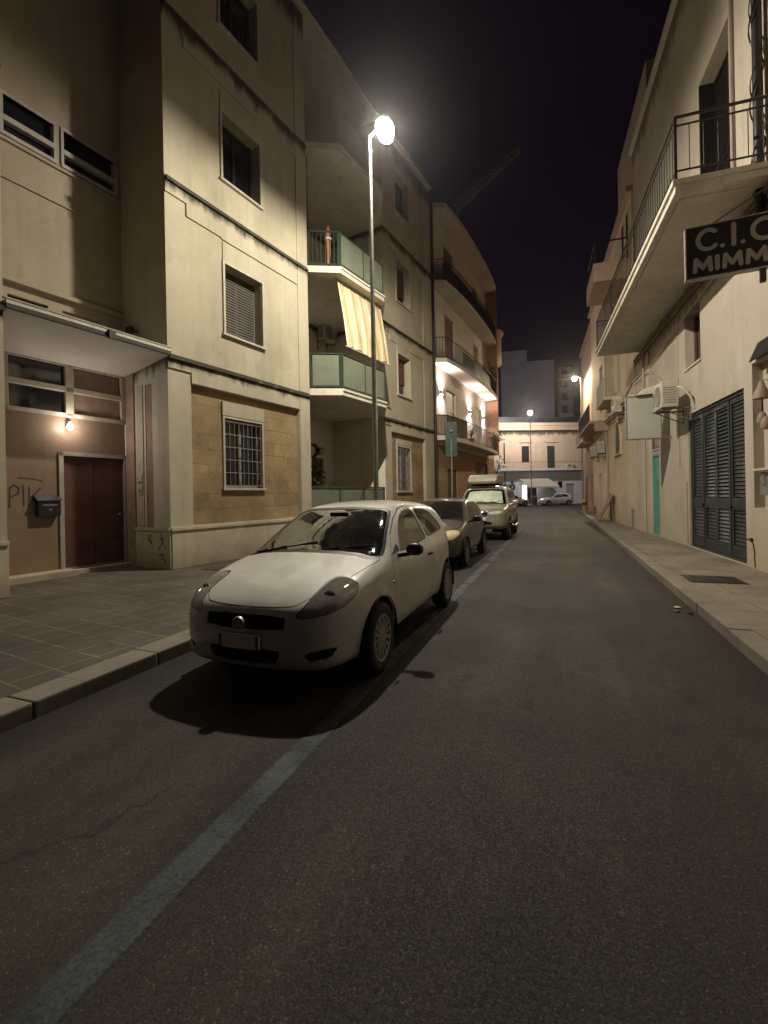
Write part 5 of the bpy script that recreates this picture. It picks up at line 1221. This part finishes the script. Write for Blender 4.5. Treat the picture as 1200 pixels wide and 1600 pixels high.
w = rw(); w.box(.15,2.6,.06,1.35,9.5,9.68); bs = w.build('balcony_slab', 'rb3', R2, bevel=.02)
w = rw(); w.box(.15,2.6,1.22,1.35,9.68,10.2); w.box(.15,.27,.06,1.22,9.68,10.2); w.build('balcony_parapet', 'rb3', R2)
w = rw()
for s in (.2,1.0,1.8,2.55): w.tube([(s,1.28,10.2),(s,1.28,11.0)], .025, 5)
w.tube([(.2,1.28,11.0),(2.55,1.28,11.0)], .03, 5); w.tube([(.2,.1,11.0),(.2,1.28,11.0)], .03, 5); w.build('balcony_railing', 'iron', R2)
w = rw(); w.box(.7,1.0,.055,.075,10.3,12.2); w.box(1.6,1.9,.055,.075,10.3,12.2); w.build('balcony_shutter', 'iron', R2)
w = rw(); w.box(2.6,5.2,.06,.75,5.45,5.58); w.box(2.5,5.3,.06,.30,5.3,5.45); w.build('balcony_slab', 'rb2', R2, bevel=.02)
w = rw()
for i in range(16): s = 2.65+i*.166; w.tube([(s,.72,5.6),(s,.72,6.45)], .010, 4)
w.tube([(2.65,.72,6.45),(5.14,.72,6.45)], .02, 5); w.tube([(2.65,.1,6.45),(2.65,.72,6.45)], .02, 5); w.build('balcony_railing', 'board_w', R2)
w = rw(); w.box(6.4,12.6,.06,.95,5.0,5.14); w.vprism([(6.4,4.6),(6.5,4.6),(6.6,5.0),(6.4,5.0)], .06, .7); w.vprism([(12.4,4.6),(12.5,4.6),(12.6,5.0),(12.4,5.0)], .06, .7); w.build('balcony_slab', 'rb3', R2, bevel=.02)
w = rw()
for i in range(30): s = 6.45+i*.21; w.tube([(s,.92,5.14),(s,.92,6.0)], .012, 4)
w.tube([(6.45,.92,6.0),(12.55,.92,6.0)], .022, 5); w.build('balcony_railing', 'iron', R2)
w = rw(); w.tube([(6.6,.12,.2),(6.6,.12,12.5)], .045, 7); w.tube([(1.9,.10,4.6),(6.6,.12,4.9),(12,.1,4.6)], .025, 5); w.tube([(.1,.1,5.6),(2.3,.1,5.2)], .03, 5); w.tube([(6.9,.1,4.4),(6.9,.1,1.6)], .03, 5); w.build('conduit', 'rb_up', R2)
for s, h, lab in ((1.75,4.78,'small ivory air conditioner near the arched window, left of the blank board'),(6.9,3.55,'ivory air conditioner on the ochre wall past the arched window'),(10.0,3.6,'farthest ivory air conditioner on the ochre wall')):
    p = R2.matrix_basis @ Vector((s,.06,h)); t = empty('air_conditioner', p, R(92.5), lab, 'air conditioner', 'air conditioners on the walls'); ac_unit(t, rw, .8, .30, .58, .14)
p = R2.matrix_basis @ Vector((5.3,.0,.12)); t = empty('leaning_board', p, R(92.5), 'rust orange board leaning against the ochre wall', 'board')
w = rw(); w.add([(-.55,.75,0),(.35,.75,0),(.35,.10,1.25),(-.55,.10,1.25),(-.55,.80,.02),(.35,.80,.02),(.35,.15,1.27),(-.55,.15,1.27)], [(0,3,2,1),(4,5,6,7),(0,1,5,4),(1,2,6,5),(2,3,7,6),(3,0,4,7)]); w.build('panel', 'rust', t)
w = rw(); w.box(.36,.42,.10,.16,0,1.3); w.box(.36,.42,.70,.78,0,.05); w.build('strut', 'iron', t)
# ---- third house, to the corner
R3 = empty('pink_house', (2.6, 32.05, 0), R(92.5), 'dull pink-brown corner house at the far end of the right side', 'house')
b = rw(); b.wall(0, 8.3, .05, 12.4, .28, [(1.0,2.0,5.3,7.6,.2),(4.5,5.6,5.3,7.6,.2),(2.0,3.2,.14,2.7,.2),(5.5,6.7,.14,2.7,.2)]); b.sheet(0,-5,.28,0,12.4); b.sheet(8.3,-8,.28,0,12.4); b.build('wall', 'rb3', R3)
b = rw(); b.box(-.05,8.35,-8,.45,12.4,12.6); b.build('roof', 'rb3', R3)
for a, c, e, f, nm, mt in ((1.0,2.0,5.3,7.6,'window','wood'),(4.5,5.6,5.3,7.6,'window','wood'),(2.0,3.2,.14,2.7,'street_door','wood'),(5.5,6.7,.14,2.7,'street_door','garage')):
    w = rw(); w.box(a,c,.10,.13,e,f); w.build(nm, mt, R3)
w = rw(); w.box(.5,6.2,.28,1.0,4.9,5.05); w.build('balcony_slab', 'rb2', R3, bevel=.02)
w = rw(); w.box(.55,6.15,.95,.98,5.05,5.9); w.build('balcony_railing', 'wood', R3)
w = rw(); w.tube([(.6,.34,.1),(.6,.34,12.3)], .045, 6); w.build('downpipe', 'iron', R3)
w = MB(); w.lathe([(.12,0),(.12,.75),(.14,.78),(.14,.86),(.08,.92),(.001,.93)], 14); t = empty('bollard', (1.68, 33.9, .12), 0, 'short yellow bollard at the far end of the right kerb', 'bollard'); w.build('post', 'yellow', t, smooth=True)
w = MB(); w.lathe([(.122,.55),(.124,.56),(.124,.68),(.122,.69)], 14); w.build('band', 'soft_black', t)
# ------------------------------------------------------------------ curved-balcony building on the left
B3 = empty('apartment_building', (-5.4, 20.8, 0), R(84.1), 'pale apartment building with long rounded balconies and bright wall lights beyond the cream one', 'building')
BPL = [(0.02,0),(.36,.62),(1.5,.76),(2.7,.85),(4.5,.90),(6.5,.90),(8.5,.84),(10.2,.70),(10.35,.3),(10.35,-.02)]
b = lw(); DW = [(1.95,3.55,4.32,6.9),(7.5,8.8,4.32,6.9),(1.95,3.55,8.0,10.7),(7.2,8.4,8.0,10.7),(1.95,3.55,11.6,14.3),(7.2,8.4,11.6,14.3),(1.95,3.6,.14,2.9,),(7.2,10.2,.14,3.5)]
b.wall(0, 12, 3.95, 15.0, 0, [(*q,.16) for q in DW[:6]]); b.sheet(12,-6,0,0,15.0); b.build('wall', 'slab_w', B3)
for a, c in ((0,1.9),(10.5,12)):
    b = lw(); b.wall(a, c, .05, 3.95, 0.02); b.build('stone_pier', 'ochre_st', B3)
b = lw(); b.wall(1.9, 10.5, .05, 3.95, .0, [(1.95,3.6,.14,2.85,.15),(7.2,10.2,.14,3.5,.2)]); b.build('ground_wall', 'brick_b', B3)
w = lw(); w.box(1.95,3.6,-.12,-.1,.14,2.85)
for i in range(26): w.box(1.95,3.6,-.1,-.07,.16+i*.103,.22+i*.103)
w.build('garage_door', 'garage', B3)
w = lw(); w.box(7.2,10.2,-.19,-.16,.14,3.5)
for i in range(12): w.box(7.2,10.2,-.16,-.145,.2+i*.28,.40+i*.28)
w.build('garage_door', 'garage', B3)
w = lw(); w.box(5.6,7.1,0,.05,.1,2.6); w.build('ground_panel', 'wood', B3)
for h, m_ in ((4.10,'slab'),(7.75,'slab_w'),(11.40,'slab_w')):
    w = lw(); w.prism(BPL, h, h+.2); w.build('balcony_slab', m_, B3, bevel=.015)
    w = lw(); n = len(BPL)
    rp = [(s*.995+.02, d-.05) for s, d in BPL]
    for z in (h+.28, h+1.18): w.tube([(s,d,z) for s, d in rp], .022, 5)
    for (a, c) in zip(rp, rp[1:]):
        L_ = math.hypot(c[0]-a[0], c[1]-a[1]); k = max(1, int(L_/.13))
        for i in range(k): t = i/k; s, d = a[0]+(c[0]-a[0])*t, a[1]+(c[1]-a[1])*t; w.tube([(s,d,h+.2),(s,d,h+1.18)], .009, 4)
    rl = w.build('balcony_railing', 'iron', B3)
    if h > 5:                                             # dark cloth tied inside the upper railings
        w = lw(); a0 = 2.7 if h < 9 else .36
        pp = [(s, d-.10) for s, d in rp if s >= a0-.01 and s <= 9]
        for (a, c) in zip(pp, pp[1:]): w.add([(a[0],a[1],h+.24),(c[0],c[1],h+.24),(c[0],c[1],h+1.10),(a[0],a[1],h+1.10)], [(0,1,2,3)])
        w.build('railing_cloth', 'iron', rl)
    else:
        w = lw(); pp = [(.40,.53),(1.5,.68),(2.9,.78)]
        for (a, c) in zip(pp, pp[1:]): w.add([(a[0],a[1],h+.24),(c[0],c[1],h+.24),(c[0],c[1],h+1.22),(a[0],a[1],h+1.22)], [(0,1,2,3)])
        w.add([(.06,.0,h+.24),(.40,.53,h+.24),(.40,.53,h+1.22),(.06,0,h+1.22)], [(0,1,2,3)]); w.build('railing_cloth', 'strip', rl)
w = lw(); w.prism([(s*1.0, d+.06) for s, d in BPL[:-1]]+[(10.35,-4),(0.02,-4)], 14.95, 15.2); w.prism([(.0,-6),(12,-6),(12,-.2),(0,-.2)], 15.0, 15.3); w.build('roof_eave', 'slab_w', B3, bevel=.02)
for h in (4.3,7.95,11.6):
    w = lw(); w.box(10.36,10.48,-.02,.72,h-.2,h+3.4); w.build('end_wall', 'brick_b', B3)
for q in DW[:6]:
    w = lw(); a, c, e, f = q; hi = q[2] > 7
    w.box(a,c,-.14,-.11,e,f)
    for i in range(int((f-e-.2)/.09)): w.box(a+.08,c-.08,-.11,-.095,e+.1+i*.09,e+.15+i*.09)
    w.build('balcony_door', 'wood' if hi else 'board_w', B3)
w = lw(); w.tube([(.06,.04,.1),(.06,.04,15)], .05, 8); w.build('downpipe', 'iron', B3)
for k,(s, h) in enumerate(((1.15,6.55),(6.05,6.35),(9.2,6.45))):
    p = B3.matrix_basis @ Vector((s, 0, h))
    t = empty('wall_light', p, R(84.1), ['bright up-and-down wall light on the lit balcony, beside the downpipe','bright wall light in the middle of the lit balcony between its two doors','bright wall light at the far end of the lit balcony by the brown end wall'][k], 'wall light', 'wall lights on the lit balcony')
    w = lw(); w.box(-.06,.06,0,.10,-.10,.10); w.build('case', 'frame_g', t, bevel=.008)
    w = lw(); w.box(-.055,.055,.012,.095,.101,.12); w.box(-.055,.055,.012,.095,-.12,-.101); w.build('diffuser', emit('lit_diffuser_%d' % k, (1,.86,.80), 40), t)
    for sgn in (1, -1):
        L = bpy.data.lights.new('wall_light_beam', 'SPOT'); L.energy = 320; L.color = (1,.82,.78); L.spot_size = R(165); L.spot_blend = 1; L.shadow_soft_size = .09
        lo = bpy.data.objects.new('wall_light_beam', L); COL.objects.link(lo); lo.parent = t; lo.location = (0,-.10,sgn*.14); lo.rotation_euler = (R(180) if sgn > 0 else 0, 0, 0)
rnd = random.Random(4)
for k,(s,h,lab) in enumerate(((1.3,4.3,'round pale shrub in a pot above the dark railing cloth of the lit balcony'),(4.6,4.3,'small pot plant in the middle of the lit balcony railing'),(8.6,7.95,'bushy climbing plant spilling over the dark middle balcony railing'),(10.0,4.3,'drooping plant at the far tip of the lowest rounded balcony'))):
    p = B3.matrix_basis @ Vector((s,-(.52 if k < 3 else .62),h)); t = empty('potted_plant', p, 0, lab, 'plant')
    leafplant(t, MB, [1.25,1.1,1.9,1.5][k], [.3,.3,.9,.7][k], [16,10,26,16][k], [.12,.14,.22,.2][k], k+20, .008)
# building after it
B4 = empty('corner_house', (-4.25, 33.3, 0), R(100), 'pale corner house with a rounded bay just visible past the long rounded balconies', 'house')
b = lw(); b.wall(0, 5, .05, 14.2, 0); b.sheet(0,-9,0,.05,14.2); b.box(-.1,5.1,-9,.15,14.2,14.4); b.build('wall', 'slab_w', B4)
b = lw(); b.prism([(.2+.9*math.sin(a)*1.1+.8, .75*math.cos(a)) for a in np.linspace(-1.57,1.57,13)], 11.0, 13.1); b.build('bay', 'slab_w', B4)
b = lw(); b.prism([(1.0+1.1*math.sin(a), .9*math.cos(a)) for a in np.linspace(-1.57,1.57,13)], 13.1, 13.3); b.build('bay_roof', 'slab', B4)
b = lw(); b.box(.6,1.6,-.05,-.01,11.3,12.8); b.build('window', 'wood', B4)
# ------------------------------------------------------------------ road sign seen from behind
t = empty('road_sign', (-3.72, 17.0, .118), R(16), 'tall grey-green road sign seen from behind on a thin post at the left kerb', 'road sign')
w = MB(); w.tube([(0,0,0),(0,0,3.5)], .03, 8); w.build('post', 'steel', t, smooth=True)
w = MB(); w.box(-.22,.22,.035,.055,2.85,4.15); w.build('panel', 'green_f', t, bevel=.006); w = MB()
for z in (3.1,3.8): w.box(-.05,.05,-.035,.035,z,z+.04)
w.build('clamp', 'steel', t)
# ------------------------------------------------------------------ across the end of the street
EA = R(26)
def onE(name, s, d, h, label, cat, group=None): return empty(name, EP(s, d, h), EA, label, cat, group)
EB = onE('old_house', 0, -2.0, 0, 'low peach two-storey house with a shop awning across the end of the street', 'house')
def ew(): return MB(-1)
b = ew(); b.wall(-22, 16, 4.5, 10.2, 0, [(-3.0,-2.0,5.5,7.6,.2),(.4,1.45,4.75,7.6,.2),(-8,-7,5.5,7.6,.2)]); b.sheet(16,-8,0,.1,10); b.build('wall', 'end', EB)
b = ew(); b.wall(-22, 16, .1, 4.4, 0, [(-2.35,-1.0,.2,2.6,.3),(2.9,4.0,.2,2.7,.2),(-7.6,-6.0,.3,3.3,.2)]); b.build('shop_front', 'end_g', EB)
b = ew(); b.box(-22,16,-9,.12,10.2,10.6); b.box(-22,16,-.2,.35,9.55,9.72); b.build('cornice', 'end', EB, bevel=.02); b = ew(); b.box(-22,16,-9,-.3,10.6,11.4); b.build('roof_parapet', 'iron', EB)
b = ew(); b.box(-22,16,0,.9,4.4,4.58); b.build('balcony_slab', 'end_g', EB, bevel=.02)
w = ew()
for i in range(150):
    s = -20+i*.22
    if s < 13: w.tube([(s,.85,4.58),(s,.85,5.5)], .011, 3)
w.tube([(-20,.85,5.5),(13,.85,5.5)], .02, 4); w.build('balcony_railing', 'iron', EB)
for a, c, e, f, mt in ((-3.0,-2.0,5.5,7.6,'iron'),(-8,-7,5.5,7.6,'iron'),(.4,1.45,4.75,7.6,'louver')):
    w = ew(); w.box(a,c,-.15,-.1,e,f); w.box(a,c,-.1,-.08,(e+f)/2-.03,(e+f)/2+.03); w.box((a+c)/2-.03,(a+c)/2+.03,-.1,-.07,e,f); fr = w.build('window', mt, EB)
    w = ew(); w.box(a-.3,c+.3,0,.14,f+.45,f+.6); w.build('window_head', 'end', fr)
w = ew(); w.box(-2.35,-1.0,-.25,-.2,.2,2.6); w.build('shop_door', 'pane', EB)
w = ew(); w.box(-2.45,-.9,.02,.12,2.62,2.85); w.build('shop_light', emit('lit_shop_strip', (.95,.95,1), 22), EB)
w = ew(); w.box(-2.95,-2.5,.02,.07,.5,2.5); w.build('lit_window', emit('lit_shop_window', (.95,.97,1), 7), EB)
w = ew(); w.box(-7.5,-6.1,-.15,-.1,.3,3.3); w.build('lit_window', emit('lit_shop_window_far', (.95,.97,1), 7), EB)
w = ew(); w.box(2.9,4.0,-.15,-.1,.2,2.7); w.build('shop_door', 'acgrille', EB)
w = ew(); w.box(-.4,1.6,.0,.03,1.0,2.5); w.build('shop_poster', 'board_w', EB); w = ew(); w.box(1.75,2.3,.0,.04,2.2,3.0); w.build('shop_opening', 'pane', EB)
for s, e in ((-9,.0),(-.2,0)):
    pass
t = onE('shop_awning', -1.0, -2.0, 0, 'white sloping shop awning over the lit door across the end of the street', 'awning')
w = ew(); w.add([(-2.5,.02,3.55),(1.3,.02,3.55),(2.1,1.9,2.35),(-1.9,1.9,2.35),(-2.5,.02,3.5),(1.3,.02,3.5),(2.1,1.9,2.2),(-1.9,1.9,2.2)], [(0,1,2,3),(4,7,6,5),(0,4,5,1),(1,5,6,2),(2,6,7,3),(3,7,4,0)]); w.build('cloth', 'frame_w', t)
t = onE('green_sign', -4.75, -.9, 2.35, 'round dark green sign on a bracket left of the white shop awning', 'sign')
w = ew(); w.lathe([(.001,-.05),(.40,-.05),(.42,-.03),(.42,.03),(.40,.05),(.001,.05)], 28, axis='y'); w.build('disc', 'green_f', t, smooth=True); w = ew(); w.tube([(0,-1.0,.55),(0,.0,.55),(0,0,.4)], .03, 6); w.box(-.2,.2,-.03,.03,.45,.7); w.build('bracket', 'iron', t)
w = ew(); w.box(-.2,.2,.051,.06,-.03,.03); w.box(-.03,.03,.0511,.0601,-.2,.2); w.build('disc_mark', 'board_w', t)
t = onE('downpipe', -6.3, -1.95, 0, 'dark vertical pipe up the peach house front left of the white lamp', 'pipe'); w = ew(); w.tube([(1.0,.05,.1),(1.0,.05,8)], .06, 6); w.build('pipe', 'iron', t)
for s, lab in ((-6.0,'pale air conditioner at the left end of the far balcony'),(2.8,'pale air conditioner on the far balcony right of the green door')):
    t = onE('air_conditioner', s, -1.98, 4.62, lab, 'air conditioner', 'air conditioners on the walls'); ac_unit(t, ew, .9, .35, .7, .05)
far = empty('parked_car', EP(0,.95,0), EA+R(180), 'small white hatchback parked side-on before the shop awning at the street end', 'car', 'cars parked across the end of the street'); make_car(far, FAR)
far2 = empty('parked_car', EP(-5.4,.95,0), EA, 'white car half hidden behind the off-roader at the street end', 'car', 'cars parked across the end of the street'); make_car(far2, FAR2)
t = onE('litter_bin', -2.55, 0.6, .12, 'dark brown bin standing before the lit shop door', 'bin'); w = ew(); w.lathe([(.28,0),(.36,.9),(.38,.95),(.30,1.02),(.001,1.05)], 14); w.build('body', 'wood', t, smooth=True); w = ew(); w.lathe([(.37,.5),(.385,.52),(.385,.6),(.37,.62)], 14); w.build('band', 'iron', t)
t = onE('potted_tree', -7.2, -.6, .12, 'thin leafy tree beside the far balcony left of the white lamp', 'tree'); leafplant(t, MB, 6.4, 1.6, 16, .34, 77, .05)
# tower block, its neighbour and the crane jib
T = empty('tower_block', (-9.4, 86, 0), R(8), 'blank mauve-grey tower block rising behind the peach house', 'building')
b = MB(); b.box(0,4.6,0,9,0,27.2); b.box(4.6,9.2,.05,9,0,25.1); b.build('wall', 'tallw', T)
b = MB(); b.box(-.08,4.68,-.08,9,27.2,27.45); b.box(4.6,9.28,-.03,9,25.1,25.35); b.build('parapet', 'tallw', T)
b = MB(); b.box(.0,.9,-.1,.0,14.2,15.4); b.build('roof_hatch', 'soft_black', T)
T2 = empty('tower_block', (.35, 92, 0), R(10), 'dark narrow block of flats with small balconies right of the blank tower', 'building')
b = MB(); b.box(0,2.6,0,9,0,25); b.build('wall', 'rb3', T2)
for i in range(5):
    b = MB(); b.box(.2,2.4,-.9,-.005,13.0+i*2.4,13.15+i*2.4); b.box(.2,2.4,-.9,-.8,13.15+i*2.4,13.9+i*2.4); b.build('balcony', 'end_g', T2)
    b = MB(); b.box(.6,1.6,-.02,-.006,14.0+i*2.4,15.3+i*2.4); b.build('window', 'pane', T2)
CR = empty('tower_crane', (-13.0, 62, 0), 0, 'dim lattice crane jib slanting up into the night sky', 'crane')
def lattice(mb, a, c, wd, n, r):
    a, c = Vector(a), Vector(c); ax = (c-a).normalized(); u = ax.orthogonal().normalized()*wd; v = ax.cross(u).normalized()*wd
    cs = [u+v, u-v, -u-v, -u+v]
    for q in cs: mb.tube([tuple(a+q), tuple(c+q)], r, 4)
    for i in range(n):
        p, p2 = a.lerp(c, i/n), a.lerp(c, (i+1)/n)
        for k in range(4): mb.tube([tuple(p+cs[k]), tuple(p2+cs[(k+1)%4])], r*.7, 3)
w = MB(); lattice(w, (0,0,0), (0,0,40.5), .7, 26, .09); w.build('mast', 'craneyellow', CR)
w = MB(); lattice(w, (0,0,40), (8.6,1.6,47.2), .42, 18, .07); w.build('jib', 'craneyellow', CR)
w = MB(); w.box(-.9,.9,-.9,.9,38.6,40.2); w.build('cab', 'craneyellow', CR)
w = MB(); w.box(8.3,9.1,1.2,2.0,46.9,47.6); w.build('jib_head', 'craneyellow', CR)
h_ = MB(); h_.box(-175,175,-45,215,-1.2,60); hz = tag(h_.build('halo_haze', 'black'), kind='stuff')  # thin scattering volume added to imitate a halo round the lamps
hm = bpy.data.materials.new('halo_air'); hm.use_nodes = True; hn = hm.node_tree; hn.nodes.remove(hn.nodes['Principled BSDF'])
pv = hn.nodes.new('ShaderNodeVolumePrincipled'); pv.inputs['Color'].default_value = (.95,.93,.95,1); pv.inputs['Density'].default_value = .00028; pv.inputs['Anisotropy'].default_value = .9
hn.links.new(pv.outputs[0], hn.nodes['Material Output'].inputs['Volume']); hz.data.materials.clear(); hz.data.materials.append(hm)
# ------------------------------------------------------------------ sky, camera
wd = bpy.data.worlds.new('World'); sc.world = wd; wd.use_nodes = True; nt = wd.node_tree
bg = nt.nodes['Background']; bg.inputs[1].default_value = 1.0
tc = nt.nodes.new('ShaderNodeTexCoord'); sp = nt.nodes.new('ShaderNodeSeparateXYZ'); nt.links.new(tc.outputs['Generated'], sp.inputs[0])
rp = nt.nodes.new('ShaderNodeValToRGB'); nt.links.new(sp.outputs[2], rp.inputs[0])
e = rp.color_ramp.elements; e[0].position = 0.0; e[0].color = (.0075,.0052,.0088,1); e[1].position = .6; e[1].color = (.0034,.0020,.0042,1)
nt.links.new(rp.outputs[0], bg.inputs[0])
cam = bpy.data.cameras.new('camera'); co = bpy.data.objects.new('camera', cam); COL.objects.link(co); sc.camera = co
F_, TH, ROLL, HC = 715/1600, R(20.83), R(1.1), 1.53
cam.sensor_fit = 'VERTICAL'; cam.sensor_height = 36; cam.lens = F_*36; cam.clip_end = 2000; cam.clip_start = .05
co.location = (0,0,HC)
co.rotation_mode = 'QUATERNION'
fw = Vector((-math.sin(TH), math.cos(TH), 0)); rt = Vector((math.cos(TH), math.sin(TH), 0)); up = Vector((0,0,1))
r2 = rt*math.cos(ROLL)-up*math.sin(ROLL); u2 = rt*math.sin(ROLL)+up*math.cos(ROLL)
co.rotation_quaternion = Matrix((r2, u2, -fw)).transposed().to_quaternion()
cam.shift_y = -(800-775.2)/1600
sc.render.resolution_x, sc.render.resolution_y = 768, 1024
vs_ = sc.view_settings; vs_.view_transform = 'Standard'; vs_.look = 'None'; vs_.gamma = 1; vs_.exposure = 0; vs_.use_curve_mapping = False
sc.cycles.max_bounces = 8; sc.cycles.volume_bounces = 0; sc.cycles.diffuse_bounces = 2; sc.cycles.use_denoising = True; sc.cycles.sample_clamp_indirect = 4
for o in list(bpy.data.objects):
    if o.parent is None and o.type in ('MESH','EMPTY') and 'kind' not in o and 'label' not in o: print('UNLABELLED', o.name)
